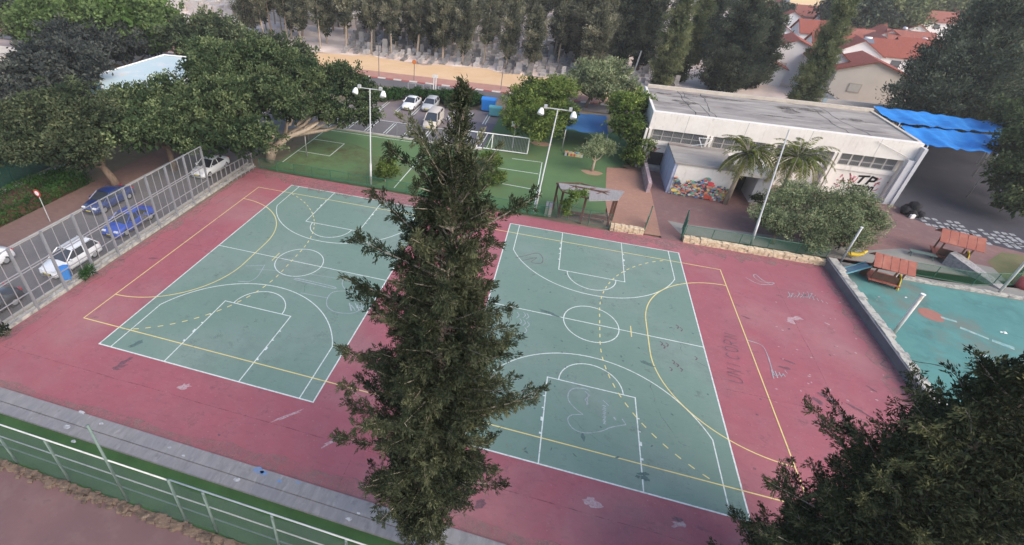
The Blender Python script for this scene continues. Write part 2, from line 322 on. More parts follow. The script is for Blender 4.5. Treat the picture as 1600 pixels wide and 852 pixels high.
def conecrown(name,prof,rng,n_clump=260,per=22,L=.4,W=.12,sig=.28,lean=(0,0),up=.5,core=4):
    """prof: list of (z, radius); clumps sit along upswept boughs"""
    zs=np.array([p[0] for p in prof]);rs=np.array([p[1] for p in prof])
    zz=np.linspace(zs[0],zs[-1],200);w=np.interp(zz,zs,rs)+.12;w/=w.sum()
    nb=max(12,n_clump//7);hb=rng.choice(zz,nb,p=w);ab=rng.uniform(0,2*PI,nb);lb=rng.uniform(.72,1.22,nb);tb=rng.random(nb)
    k=rng.integers(0,nb,n_clump);t=rng.uniform(.3,1,n_clump)**.8
    h=hb[k];r=np.interp(h,zs,rs)*lb[k]*t;a=ab[k]+rng.normal(size=n_clump)*.10/(t+.2)
    P=np.stack([np.cos(a)*r,np.sin(a)*r,h+r*.30+rng.normal(size=n_clump)*.12],1)
    P[:,0]+=lean[0]*h;P[:,1]+=lean[1]*h
    n=n_clump*per;C=np.repeat(P,per,0)+rng.normal(size=(n,3))*sig*np.array([1,1,1.0])*.8
    out=np.stack([np.cos(a),np.sin(a),np.full(n_clump,up*2)],1)
    D=np.repeat(out,per,0)*.7+rng.normal(size=(n,3))*.5
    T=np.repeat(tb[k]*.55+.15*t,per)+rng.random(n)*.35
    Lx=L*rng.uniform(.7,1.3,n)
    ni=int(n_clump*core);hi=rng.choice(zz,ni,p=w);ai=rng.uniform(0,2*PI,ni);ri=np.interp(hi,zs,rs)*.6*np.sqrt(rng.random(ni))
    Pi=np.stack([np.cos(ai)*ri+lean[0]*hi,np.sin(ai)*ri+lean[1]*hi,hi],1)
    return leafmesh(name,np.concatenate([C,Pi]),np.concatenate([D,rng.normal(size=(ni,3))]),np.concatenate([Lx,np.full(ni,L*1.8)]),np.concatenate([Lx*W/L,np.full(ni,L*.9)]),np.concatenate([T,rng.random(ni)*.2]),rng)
def nearcrown(rng,H,prof,nlimb,specials=(),leafL=.11,leafW=.034,lean=(0,0),perm=9,tuft=10,spread=.035,core=0):
    zs=np.array([p[0] for p in prof]);rs=np.array([p[1] for p in prof])
    limbs=[]
    zz=np.linspace(zs[0],zs[-1],300);w=np.interp(zz,zs,rs)+.45;w/=w.sum()
    hs=np.sort(rng.choice(zz,nlimb,p=w))
    for i,h in enumerate(hs):
        a=i*2.39996+rng.normal()*.5;r=np.interp(h,zs,rs)
        lump=.86+.2*math.sin(a*3+h*1.3)+.14*math.sin(a*5-h*2.1)
        ln=r*lump*rng.uniform(.55,1.12)
        limbs.append((h,a,max(ln,.12),rng.uniform(.15,.75)))
    limbs+=list(specials)
    W=MB();C=[];D=[];T=[];Lf=[]
    for h,a,ln,el in limbs:
        h0=max(.6,h-ln*.35*max(el,.1));p0=np.array([lean[0]*h0,lean[1]*h0,h0])
        d=np.array([math.cos(a)*math.cos(el),math.sin(a)*math.cos(el),math.sin(el)])
        side=np.cross(d,[0,0,1]);side/=np.linalg.norm(side)
        curve=rng.normal()*.12
        def pt(t): return p0+d*ln*t/math.cos(el)*.97+side*curve*ln*t*t+np.array([0,0,.12*ln])*t*t
        W.tube([pt(0),pt(.5),pt(1)],[.02+.012*ln,.012+.006*ln,.006],4,cap=False)
        nt=max(4,int(ln*perm));ltint=rng.random()
        ts=rng.uniform(.22,1.0,nt)**.85
        for t in ts:
            q=pt(t);tl=rng.uniform(.20,.46)*(1.2-.5*t)*min(1,.32+ln*.5)
            td=d*.6+rng.normal(size=3)*.5+np.array([0,0,.30 if rng.random()<.7 else -.5]);td/=np.linalg.norm(td)
            k=int(tuft*(tl/.3))+4
            u=rng.random(k);c=q+td*tl*u[:,None]+rng.normal(size=(k,3))*spread*(1.25-u[:,None])
            C.append(c);D.append(td*1.0+rng.normal(size=(k,3))*.33);tt=rng.random()
            T.append(.35*ltint+.35*tt+.3*rng.random(k)*1.0);Lf.append(leafL*rng.uniform(.7,1.5,k))
            if rng.random()<.04: W.tube([q,q+td*tl*1.2],[.008,.003],3,cap=False)
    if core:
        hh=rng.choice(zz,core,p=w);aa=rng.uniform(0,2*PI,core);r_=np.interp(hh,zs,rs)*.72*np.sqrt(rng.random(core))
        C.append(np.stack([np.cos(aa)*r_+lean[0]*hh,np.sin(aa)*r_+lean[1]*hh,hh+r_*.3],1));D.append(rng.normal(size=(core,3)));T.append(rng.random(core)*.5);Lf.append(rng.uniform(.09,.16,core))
    C=np.concatenate(C);D=np.concatenate(D);T=np.concatenate(T);Lf=np.concatenate(Lf)
    return leafmesh('crown',C,D,Lf,Lf*leafW/leafL,T,rng),W
def crown_at(root,me,mat,name='crown'):
    me.materials.append(mat);return inst(name,me,root)
def trunk(root,pts,rad,mat,n=8): 
    b=MB();b.tube(pts,rad,n);return b.build('trunk',mat,root,smooth=True)
def lobe_tree(kind,label,base,lobes_px,mat,bark='darkbark',seed=0,dens=1.0,L=.3,W=.16,tr=.22,group=None,limbs=True,sig=.3,per=26,cat='tree'):
    """lobes_px: (px,py,z,r)"""
    rng=np.random.default_rng(seed)
    base=np.array([base[0],base[1],0.0]);root=empty(kind,tuple(base),label,cat,group)
    lb=[]
    for l in lobes_px:
        c=G(l[0],l[1],l[2])-base;lb.append((c[0],c[1],l[2],l[3],l[4] if len(l)>4 else .8))
    b=MB();mz=np.mean([l[2] for l in lb]);cx=np.mean([l[0] for l in lb]);cy=np.mean([l[1] for l in lb])
    fork=np.array([cx*.25,cy*.25,mz*.42])
    b.tube([(0,0,-.1),(cx*.08,cy*.08,mz*.2),fork],[tr*1.25,tr,tr*.85],9)
    if limbs:
        for l in lb:
            e=np.array(l[:3]);m=fork*.5+e*.5+[0,0,-.4]
            b.tube([fork,m,e],[tr*.7,tr*.45,tr*.15],6,cap=False)
    b.build('trunk',M[bark],root,smooth=True)
    crown_at(root,broadcrown('crown',lb,rng,dens,L,W,sig,per),FO[mat])
    return root
# ================================================================== GROUND
def struct(o,label=None): o['kind']='structure';return o
def sheet(name,poly,z,mat,label=None):
    b=MB();b.sheet(poly,z);return struct(b.build(name,mat))
b=MB();b.sheet([(-900,-300),(900,-300),(900,1500),(-900,1500)],-.12);struct(b.build('ground',M['farearth']))
sheet('school_ground',[(-60,-60),(80,-60),(80,70),(-60,70)],-.10,M['earth'])
sheet('red_court_surface',[(-27.55,-4.25),(30,-4.25),(30,-4),(25.42,-4),(25.42,25.3),(14.55,24.9),(11.4,25.1),(8.5,24.7),(-27.0,25.15)],0,M['red'])
W_,L_,GP=14.03,22.98,7.5
for x0 in (0,-(W_+GP)):
    sheet('green_court_surface',[(x0,0),(x0+W_,0),(x0+W_,L_),(x0,L_)],.004,M['green'])
# line helpers
def arc(cx,cy,r,a0,a1,n=48): return [(cx+r*math.cos(R(a0+(a1-a0)*i/n)),cy+r*math.sin(R(a0+(a1-a0)*i/n))) for i in range(n+1)]
rl=random.Random(5)
ln=MB();lw=.06
def seg(a,b,w=lw,z=.008,m=None):
    n=max(2,int(math.dist(a,b)/1.5));(m or ln).strip([(a[0]+(b[0]-a[0])*i/n,a[1]+(b[1]-a[1])*i/n) for i in range(n+1)],w,z,jit=.25,rng=rl)
for x0 in (0,-(W_+GP)):
    c=x0+W_/2
    ln.strip([(x0,0),(x0+W_,0),(x0+W_,L_),(x0,L_)],lw+.015,.008,closed=True)
    seg((x0,L_/2),(x0+W_,L_/2),z=.0082)
    ln.strip(arc(c,L_/2,1.8,0,360)[:-1],lw,.0084,closed=True)
    for s,y in ((1,0),(-1,L_)):
        ln.strip([(c-2.45,y),(c-2.45,y+s*5.8),(c+2.45,y+s*5.8),(c+2.45,y)],lw,.0086)
        a=arc(c,y+s*5.8,1.8,0,180*s);ln.strip(a,lw,.0088)
        tp=.82;r3=6.7;hb=1.575;dx=W_/2-tp;dy=math.sqrt(r3*r3-dx*dx);th=math.degrees(math.atan2(dy,dx))
        P=[(c+dx,y)]+[(c+r3*math.cos(R(th+(180-2*th)*i/40)),y+s*(hb+r3*math.sin(R(th+(180-2*th)*i/40)))) for i in range(41)]+[(c-dx,y)]
        ln.strip(P,lw,.009)
        for sd in (-1,1):
            for yy,wd in ((1.75,.12),(2.6,.25),(3.45,.08),(4.3,.08)):
                X=c+sd*(2.45+.07);ln.add([(X-.06,y+s*yy,.0092),(X+.06,y+s*yy,.0092),(X+.06,y+s*(yy+wd),.0092),(X-.06,y+s*(yy+wd),.0092)],[(0,1,2,3)])
struct(ln.build('white_court_lines',M['line']))
yl=MB();xl,xr,y0,y1=-24.24,16.93,1.52,21.47;ym=(y0+y1)/2
yl.strip([(xl,y0),(xr,y0),(xr,y1),(xl,y1)],lw,.012,closed=True)
def gz(xg,s,r):
    P=[(xg+s*r*math.cos(R(a)),ym+1.5+r*math.sin(R(a))) for a in np.linspace(90,0,24)]+[(xg+s*r*math.cos(R(a)),ym-1.5-r*math.sin(R(a))) for a in np.linspace(0,90,24)]
    return P
yl.strip(gz(xl,1,5.95),lw,.0122);yl.strip(gz(xr,-1,6.3),lw,.0122)
def dash(P,on,off,w,z,m):
    P=[np.array(p) for p in P];d=0;cur=[P[0]];state=True;rem=on
    for a,b_ in zip(P,P[1:]):
        L=np.linalg.norm(b_-a);p=a
        while L>rem:
            q=p+(b_-p)/np.linalg.norm(b_-p)*rem;cur.append(q)
            if state and len(cur)>1:m.strip(cur,w,z)
            cur=[q];state=not state;L-=rem;p=q;rem=on if state else off
        rem-=L;cur.append(b_)
dash([p for p in gz(xl,1,9.1) if y0<p[1]<y1],.32,.38,lw,.0124,yl);dash([p for p in gz(xr,-1,9.35) if y0<p[1]<y1],.32,.38,lw,.0124,yl)
yl.strip([(xl+7.7,ym-.5),(xl+7.7,ym+.6)],lw,.0126);yl.strip([(xr-7.35,ym-.5),(xr-7.35,ym+.6)],lw,.0126)
struct(yl.build('yellow_court_lines',M['yline']))
# chalk drawings and writing (from the photo, laid on the court)
def gp(l): return [tuple(G(*p)[:2]) for p in l]
ch=MB()
def smooth(P,n=4):
    P=[np.array(p) for p in P];out=[]
    for i in range(len(P)-1):
        a,b_,c,d=P[max(i-1,0)],P[i],P[i+1],P[min(i+2,len(P)-1)]
        for k in range(n):
            t=k/n;out.append(.5*((2*b_)+(-a+c)*t+(2*a-5*b_+4*c-d)*t*t+(-a+3*b_-3*c+d)*t**3))
    out.append(P[-1]);return out
def chk(l,w=.045,m=None,z=.016,sm=True): 
    P=gp(l);(m or ch).strip(smooth(P) if sm and len(P)>2 else P,w,z,jit=.8,rng=rl)
chk([(911,648),(898,638),(888,625),(889,613),(898,607),(914,608),(922,612)])
chk([(911,648),(893,649),(887,656),(893,668),(905,675),(919,677),(940,674),(955,668),(978,664)]);chk([(978,664),(972,655)])
for k,(a,c) in enumerate([((914,612),(921,618)),((921,618),(914,625)),((914,625),(919,632)),((919,616),(917,633))]): chk([a,c],.05)
for k in range(5):
    y=634+k*6;chk([(941,y),(946,y+1),(943,y+4),(947,y+5)],.04)
chk([(942,626),(951,634)]);chk([(959,652),(962,657)],.09)
# two long-eyed figure outlines on the left court
chk([(571+0,432),(545,430),(536,438),(536,448),(548,456),(575,458)]);chk([(540,455),(520,457),(511,468),(512,480),(525,488),(548,490),(563,484),(572,472),(568,462)])
chk([(459,437),(490,444),(520,451),(523,449),(495,442),(466,436),(459,437)],.07);chk([(486,429),(530,436)],.04);chk([(470,458),(512,466)],.04)
for k in range(7): chk([(546+k*3,474+(k%3)*3),(549+k*3,486-(k%2)*4)],.06);chk([(566+k*2.5,448+(k%2)*2),(568+k*2.5,453)],.05)
chk([(388,441),(402,433),(414,414)]);chk([(384,416),(414,415)]);chk([(388,441),(372,440)])
chk([(400,421),(432,423)],.04)
# small writing centre court
for k,(x,y) in enumerate([(808,488),(812,498),(818,488),(823,490),(818,500),(824,503),(820,512)]): chk([(x,y),(x+3,y+5),(x-1,y+9)],.045)
chk([(1165,434),(1185,444),(1204,445),(1209,442),(1190,441),(1178,433),(1180,429),(1190,437),(1205,446)],.05)
for k in range(9): chk([(1231+k*5,456+(k%3)*4),(1234+k*5,462-(k%2)*3),(1230+k*5,465)],.045)
for k in range(6): chk([(1255+k*7,457+k*3),(1258+k*7,465+k*2)],.045)
chk([(1168,532),(1190,540),(1199,555),(1207,580),(1212,588)],.05)
for k in range(8): chk([(1205+k*3,578+(k*7)%12),(1209+k*3,592-(k*5)%9)],.05)
struct(ch.build('chalk_drawings',M['chalk']))
dk=MB()
def dchk(l,w=.06,sm=True): chk(l,w,dk,.0165,sm)
# large dark letters on the red apron
LET={'U':[[(0,1),(0,.3),(.25,0),(.6,0),(.85,.3),(.85,1)]],'N':[[(0,0),(0,1)],[(0,1),(.7,0),(.7,1)]],'I':[[(.3,0),(.3,1)]],'C':[[(.8,.85),(.45,1),(.1,.7),(.1,.3),(.45,0),(.8,.15)]],'O':[[(.4,0),(.05,.4),(.1,.9),(.5,1),(.8,.6),(.75,.15),(.4,0)]],'R':[[(0,0),(0,1),(.6,.95),(.65,.6),(0,.5)],[(.25,.5),(.7,0)]]}
A=G(1160,602);Bp=G(1150,522);ud=(Bp-A)[:2]/7.0;vd=np.array([-ud[1],ud[0]])/np.linalg.norm(ud)*.75
for i,chh in enumerate('UNICORN'):
    for st in LET[chh]:
        P=[A[:2]+ud*(i+.1+x*.75)+vd*y for x,y in st];dk.strip(smooth(P) if len(P)>3 else P,.06,.0165,jit=.6,rng=rl)
for k,(x,y) in enumerate([(1031,534),(1035,539),(1040,536),(1050,563),(1056,568),(1046,574),(1062,575),(1085,557),(1056,508),(1062,512)]): dchk([(x,y),(x+4,y+3),(x+2,y+6)],.07)
dchk([(806,403),(820,400),(840,396),(848,404),(845,412),(830,410),(838,403),(815,408)],.05)
dchk([(1375,560),(1382,563),(1376,570),(1390,576),(1396,580)],.07);dchk([(1384,590),(1400,592),(1408,600)],.07);dchk([(1407,604),(1412,618)],.08)
struct(dk.build('dark_marker_writing',M['darkchalk']))
def dustmat(name,col,sc_,lo,hi,mx):
    m,nt,out=newmat(name);d=nt.nodes.new('ShaderNodeBsdfDiffuse');d.inputs[0].default_value=(*col,1);t=nt.nodes.new('ShaderNodeBsdfTransparent');mx_=nt.nodes.new('ShaderNodeMixShader')
    co=nt.nodes.new('ShaderNodeTexCoord').outputs['Object'];f=mathn(nt,'MULTIPLY',mathn(nt,'MULTIPLY',ramp(nt,noise(nt,co,sc_,6,.7),lo,hi),mx),ramp(nt,noise(nt,co,sc_*6,4,.7),.3,.6))
    nt.links.new(f,mx_.inputs[0]);nt.links.new(t.outputs[0],mx_.inputs[1]);nt.links.new(d.outputs[0],mx_.inputs[2]);nt.links.new(mx_.outputs[0],out.inputs[0]);return m
dus=MB();rd_=random.Random(31)
def dustband(x0,y0,x1,y1,w0,z):
    n=40;A_=[];B_=[]
    for i in range(n+1):
        t=i/n;x=x0+(x1-x0)*t;y=y0+(y1-y0)*t;nx,ny=-(y1-y0),(x1-x0);l=math.hypot(nx,ny);k=w0*(.5+.6*rd_.random())*(.4+.6*math.sin(PI*min(1,max(.05,t))))
        A_.append((x,y));B_.append((x+nx/l*k,y+ny/l*k))
    dus.sheet(A_+B_[::-1],z)
dustband(25.3,25.0,8,24.6,1.7,.0182);dustband(-4,24.8,-26.9,25.0,2.6,.0184);dustband(-27.4,25,-27.4,-4,1.2,.0186);dustband(25.35,-4,25.35,25,1.3,.0188);dustband(-27,-4.2,25,-4.2,.9,.0190)
struct(dus.build('dust_along_edges',dustmat('edge_dust',(.27,.21,.19),.5,.3,.65,.6)))
dz=MB();dz.sheet([(-27.4,-4.1),(25.3,-4.1),(25.3,24.9),(-26.9,24.9)],.0170);struct(dz.build('dried_puddle_marks',dustmat('puddle_dust',(.34,.31,.30),.16,.52,.70,.16)))
df=MB();df.sheet([(-27.4,-4.1),(25.3,-4.1),(25.3,24.9),(-26.9,24.9)],.0174);struct(df.build('scuffed_patches',dustmat('dark_scuffs',(.09,.075,.08),.9,.58,.74,.32)))
sm2=MB()
for p_ in ([(-25.9,-4),(-25.8,24.5)],[(-4.2,-4),(-4.1,24.8)],[(20.6,-4),(20.7,25)],[(-27.3,10.8),(-22,10.9)],[(14.3,8.1),(25.3,8.2)],[(-27.3,-1.9),(25.3,-1.8)]):
    n_=30;sm2.strip([(p_[0][0]+(p_[1][0]-p_[0][0])*i/n_+rd_.gauss(0,.015),p_[0][1]+(p_[1][1]-p_[0][1])*i/n_+rd_.gauss(0,.015)) for i in range(n_+1)],.035,.0193,jit=.9,rng=rd_)
for k in range(7):
    x,y=rd_.uniform(-26,24),rd_.uniform(-3,24);a=rd_.uniform(0,6.28);pts=[(x,y)]
    for j in range(14): a+=rd_.gauss(0,.35);pts.append((pts[-1][0]+.35*math.cos(a),pts[-1][1]+.35*math.sin(a)))
    sm2.strip(pts,.025,.0195+k*.0001,jit=.9,rng=rd_)
struct(sm2.build('surface_seams',dustmat('seam_dirt',(.08,.065,.065),1.5,.4,.62,.45)))
lf_=MB()
for i in range(900):
    e=rd_.random()
    if e<.35: x,y=rd_.uniform(-27,25),25-abs(rd_.gauss(0,.7))
    elif e<.6: x,y=rd_.uniform(-27,25),-4.1+abs(rd_.gauss(0,.9))
    elif e<.8: x,y=-27.3+abs(rd_.gauss(0,.8)),rd_.uniform(-4,25)
    else: x,y=rd_.uniform(-6,6),rd_.uniform(-4,2)
    if y<-4.1 or y>24.9: continue
    s=rd_.uniform(.02,.05);a=rd_.uniform(0,3);c,s2=math.cos(a)*s,math.sin(a)*s
    lf_.add([(x-c,y-s2,.020),(x+s2*.5,y-c*.5,.026),(x+c,y+s2,.021),(x-s2*.5,y+c*.5,.03)],[(0,1,2,3)])
o=lf_.build('fallen_leaves',surf('dry_leaf',(.22,.15,.09),.9));tag(o,'dry leaves scattered along the edges of the red court','leaves',None,'stuff')
# stains
def blobs(name,mat,L,z,rr):
    b=MB()
    for x,y,rx,ry,an in L:
        c=G(x,y);n=14;pts=[]
        for k in range(n):
            t=2*PI*k/n;r_=rr.uniform(.5,1.25);u=math.cos(t)*rx*r_;v=math.sin(t)*ry*r_
            pts.append((c[0]+u*math.cos(an)-v*math.sin(an),c[1]+u*math.sin(an)+v*math.cos(an)))
        z+=.00005;b.sheet(pts,z)
    return struct(b.build(name,mat))
rs_=random.Random(11)
Ls=[(196,565,.5,.16,1.2),(188,573,.35,.12,.6),(182,577,.3,.1,.2),(750,787,.35,.2,.9),(752,796,.2,.3,.9),(1059,812,.22,.12,0),(1290,620,.5,.16,-.7),(1277,626,.3,.25,-.7),(1340,640,.7,.1,-.6),(1232,565,.5,.08,-.4),(1362,608,.3,.06,-.8),(1165,496,.35,.08,-.4),(240,404,.35,.1,.3),(190,406,.3,.1,.3),(254,713,.1,.07,0),(342,680,.1,.07,0),(1226,575,.4,.1,0)]
Ls+=[(rs_.uniform(600,1400),rs_.uniform(380,800),rs_.uniform(.03,.12),rs_.uniform(.03,.08),rs_.uniform(0,3)) for _ in range(70)]
Ls=[l for l in Ls if not(700<l[0]<1160 and 350<l[1]<800) or l[2]>.3]
blobs('dark_stains_on_red',M['stain'],[l for l in Ls if not (0<G(l[0],l[1])[0]<W_ and 0<G(l[0],l[1])[1]<L_) and G(l[0],l[1])[0]<25],.0128,rs_)
Lg=[(212,538,.5,.15,1.0),(216,535,.3,.12,1.0),(1003,741,.3,.12,.3),(1008,748,.2,.2,0),(996,745,.15,.12,0),(911,683,.12,.3,.3),(860,490,.8,.15,-.2),(1010,568,.5,.2,-.3)]+[(rs_.uniform(800,1130),rs_.uniform(370,740),rs_.uniform(.04,.14),rs_.uniform(.03,.08),rs_.uniform(0,3)) for _ in range(50)]
blobs('dark_stains_on_green',M['stain_g'],[l for l in Lg if (lambda g:(0<g[0]<W_ or -21<g[0]<-7.6) and 0<g[1]<L_)(G(l[0],l[1]))],.0132,rs_)
blobs('pale_scuffs_on_red',M['pale'],[(288,604,.35,.22,.3),(923,785,.4,.3,.3),(935,790,.25,.15,.3),(1060,820,.35,.15,.3),(1243,498,.5,.25,.3),(1236,503,.3,.3,.3),(1292,506,.22,.08,-.4),(565,760,.12,.1,0),(450,650,.9,.1,.8),(520,690,.6,.12,.9)]+[(rs_.uniform(1190,1390),rs_.uniform(450,640),rs_.uniform(.04,.12),rs_.uniform(.03,.08),0) for _ in range(40)],.0136,rs_)
# grey slab walk, turf strip, yard
b=MB();b.box(-32,-4.92,-.2,34,-4.26,.10);b.box(-32,-5.46,-.2,34,-4.945,.07);struct(b.build('grey_slab_walk',M['paver']))
sp_=MB();rz_=random.Random(6)
for (px_,py_,s) in ((404,735,.28),(412,739,.2),(437,752,.16),(466,754,.12)):
    c=G(px_,py_,.1);sp_.sheet([(c[0]+s*rz_.uniform(.6,1.2)*math.cos(t),c[1]+.6*s*rz_.uniform(.6,1.2)*math.sin(t)) for t in np.linspace(0,2*PI,12)[:-1]],.104)
struct(sp_.build('blue_paint_spots',surf('blue_spray',(.10,.22,.42),.8,[((.24,.24,.26),6,.45,.6,.7)])))
sp_=MB()
for (px_,py_,s) in ((370,750,.2),(545,812,.16),(560,803,.1),(105,668,.2),(128,645,.2),(158,662,.16),(115,690,.15),(690,829,.3),(265,700,.1),(287,713,.1)):
    c=G(px_,py_,.08);sp_.sheet([(c[0]+s*rz_.uniform(.5,1.2)*math.cos(t),c[1]+.6*s*rz_.uniform(.5,1.2)*math.sin(t)) for t in np.linspace(0,2*PI,12)[:-1]],.106)
struct(sp_.build('pale_paint_spots',surf('pale_spray',(.50,.50,.50),.8,[((.24,.24,.26),7,.45,.6,.8)])))
sheet('near_grass_strip',[(-34,-7.55),(34,-7.55),(34,-5.46),(-34,-5.46)],-.06,M['turf2'])
sheet('near_yard',[(-60,-60),(60,-60),(60,-7.5),(-60,-7.5)],-.05,M['yard'])
# street on the left
sheet('street',[(-35.6,-30),(-28.35,-30),(-28.35,44),(-35.6,44)],-.02,M['asphalt'])
b=MB();b.box(-35.85,-30,-.1,-35.6,44,.10);b.box(-28.5,-30,-.1,-28.3,26,.08);struct(b.build('street_kerb',M['kerb']))
b=MB();b.box(-39.0,-30,-.1,-35.85,44,.095);struct(b.build('street_pavement',M['walk']))
# turf pitch
sheet('turf_pitch',[(-25.6,25.3),(2.9,25.3),(8.2,28),(8.6,31),(8.5,39.3),(12,41),(12,52),(-5.6,52),(-5.6,39.2),(-25.6,38.9)],.0,M['turf'])
tl=MB()
for p in ([(-25.2,27.5),(-25.3,38.2)],[(-25.2,31.0),(-21.3,30.95),(-21.3,34.9),(-25.3,34.9)],[(-25.3,38.4),(-6,38.5)],[(-11.6,38.4),(-12,26)],[(-1.9,37.9),(1.4,38.1)],[(-4,34.7),(1.4,34.7)],[(-4,31),(1.4,30.7)],[(1.5,38.1),(1.75,26)]):
    tl.strip(p,.09,.006)
struct(tl.build('turf_pitch_lines',M['line']))
wt=MB();wt.sheet([(-25.4,26),(-14,25.8),(-12.5,29),(-15,33),(-21,35.5),(-25.3,36)],.003);struct(wt.build('worn_turf',dustmat('worn_turf',(.17,.13,.07),.2,.4,.65,.55)))
# parking lot, road
sheet('parking_lot',[(-28.3,39.2),(-5.7,39.4),(-5.6,44),(1.5,44),(1.5,56.5),(-28.3,56.5)],-.015,M['lot'])
sheet('parking_bays',[(-26.5,39.5),(-9,39.6),(-9,44.3),(-26.5,44.3)],-.010,M['asphalt'])
sheet('small_tarmac_court',[(-9.5,39.7),(1.2,39.9),(1.2,49),(-9.5,49)],-.006,surf('violet_grey_tarmac',(.12,.11,.135),.9))
pl=MB()
for i in range(8):
    x=-25.8+i*2.5
    for dx in (0,.35): pl.strip([(x+dx,39.9),(x+dx,44)],.1,.0)
    for dx in (0,.35): pl.strip([(x+dx+1.0,48.3),(x+dx+1.0,52.6)],.1,.0)
pl.strip([(-26,44.4),(-9,44.4)],.12,.001);pl.strip([(-9.3,41.2)]+[(-8.7+2.2*math.sin(t)*1.2,43-2*math.cos(t)) for t in np.linspace(0,PI,14)],.1,.001)
struct(pl.build('parking_lines',M['line']))
b=MB();b.box(-27,39.0,-.1,-5.6,39.3,.16);struct(b.build('lot_kerb',M['kerb']))
b=MB();b.prism([(-26.2,52.6),(-23.2,52.6),(-20.9,55),(-20.9,57.2),(-26.2,57.2)],-.05,.12);struct(b.build('verge_kerb',M['kerb']))
sheet('grass_verge',[(-60,52.8),(-23.4,52.8),(-21.1,55.1),(-21.1,57.2),(-60,57.2)],.125,M['turf2'])
sheet('hedge_soil',[(-20,54.2),(1.5,54.2),(1.5,60.2),(-60,60.2),(-60,57.2),(-20.9,57.2)],-.005,M['earth'])
sheet('road',[(-120,60.3),(60,60.3),(60,64.4),(-120,64.4)],.0,M['asphalt'])
kb=MB();kr=MB();x=-90
while x<45:
    (kb if int(round((x+90)/1.4))%2==0 else kr).box(x,64.4,-.1,x+1.4,64.7,.14);x+=1.4
struct(kb.build('white_kerbstones',M['kerbwhite']));struct(kr.build('red_kerbstones',M['kerbred']))
sheet('far_pavement',[(-120,64.7),(60,64.7),(60,68.3),(-120,68.3)],.12,M['walk'] if False else surf('reddish_pavement',(.37,.19,.155),.9,[((.46,.28,.22),.6,.4,.7,.6)]))
def wavy(x0,x1,y0f,y1f,n=60): 
    A_=[(x0+(x1-x0)*i/n,y0f(x0+(x1-x0)*i/n)) for i in range(n+1)];B_=[(x0+(x1-x0)*i/n,y1f(x0+(x1-x0)*i/n)) for i in range(n+1)]
    return A_+B_[::-1]
sheet('sand_strip',wavy(-120,60,lambda x:68.3,lambda x:78+1.2*math.sin(x*.31)+.8*math.sin(x*.83)),.10,M['sand'])
sheet('cemetery_ground',[(-260,78),(60,78),(60,300),(-260,300)],-.02,surf('cemetery_ground',(.74,.62,.56),.95,[((.40,.32,.29),.2,.4,.65,.8),((.72,.60,.54),.8,.5,.7,.6)],.3,5))
# paved areas near the building
sheet('brick_plaza',[(8.6,25.2),(14.4,25.4),(14.4,40.8),(8.6,39.4),(8.3,31)],.006,M['orangepave'])
sheet('red_plaza',[(12.9,24.9),(14.6,24.9),(14.6,27.0),(34,25.8),(44,27.5),(47,37),(47,60),(11,60),(11.6,40.5),(12.9,40.5)],.012,M['redpave'])
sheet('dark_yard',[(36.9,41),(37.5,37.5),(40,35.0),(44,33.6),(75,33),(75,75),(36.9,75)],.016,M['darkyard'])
sheet('concrete_path',[(13.8,28.6),(15.5,28.4),(24.6,29.2),(30,29),(33.4,30.6),(40,29.6),(39.2,27.6),(30,27.0),(25.4,26.6),(14.6,26.4)],.020,M['concpath'])
gm=MB();rg=random.Random(3)
for (cx_,cy_,nx,ny) in ((1477,352,6,4),(1502,366,6,4),(1570,372,5,4),(1592,384,4,4)):
    c=G(cx_,cy_)
    for i in range(nx):
        for j in range(ny):
            if rg.random()<.3: continue
            x=c[0]+(i-nx/2)*.62;y=c[1]+(j-ny/2)*.75;gm.sheet([(x,y),(x+.42,y+.04),(x+.44,y+.5),(x+.02,y+.46)],.021)
struct(gm.build('painted_game_squares',M['yard_white']))
sheet('playground_surface',[(25.9,-8),(60,-8),(60,25.6),(40,24.9),(25.9,25.2)],.0,M['teal'])
sheet('lawn',[(39.3,27.6),(60,27),(60,34),(42,33.0),(39.6,30.6)],.024,surf('worn_lawn',(.11,.12,.05),.95,[((.17,.13,.075),.4,.42,.62,.8)],.4,30))
sheet('brown_playground_edge',[(30.5,24.9),(60,24.6),(60,27),(39.2,27.5),(30,26.9),(25.5,26.5),(25.9,25.25)],.012,M['concpath'])
b=MB()
for i in range(70):
    x=25.9+i*.5;b.box(x,24.95+rl.uniform(-.05,.05),-.1,x+.49,25.3+rl.uniform(-.05,.05),.12+rl.uniform(0,.06))
struct(b.build('playground_kerb',M['coping']))
rd=MB();c=G(1455,492);rd.sheet([(c[0]+.75*math.cos(t),c[1]+.75*math.sin(t)) for t in np.linspace(0,2*PI,24)[:-1]],.006)
struct(rd.build('red_ground_circle',surf('faded_red_paint',(.32,.14,.11),.85)))
sm_=MB()
for (a,b2,w) in (((1470,496),(1495,503),.25),((1500,512),(1545,530),.22),((1550,532),(1585,545),.3)): chk([a,b2],w,sm_,.007)
struct(sm_.build('white_smears',surf('worn_white',(.33,.42,.40),.9,[((.1,.28,.28),3,.4,.6,.8)])))
cr=MB();chk([(1415,561),(1435,566),(1455,569),(1473,573)],.09,cr,.008);struct(cr.build('ground_crack',M['dark']))
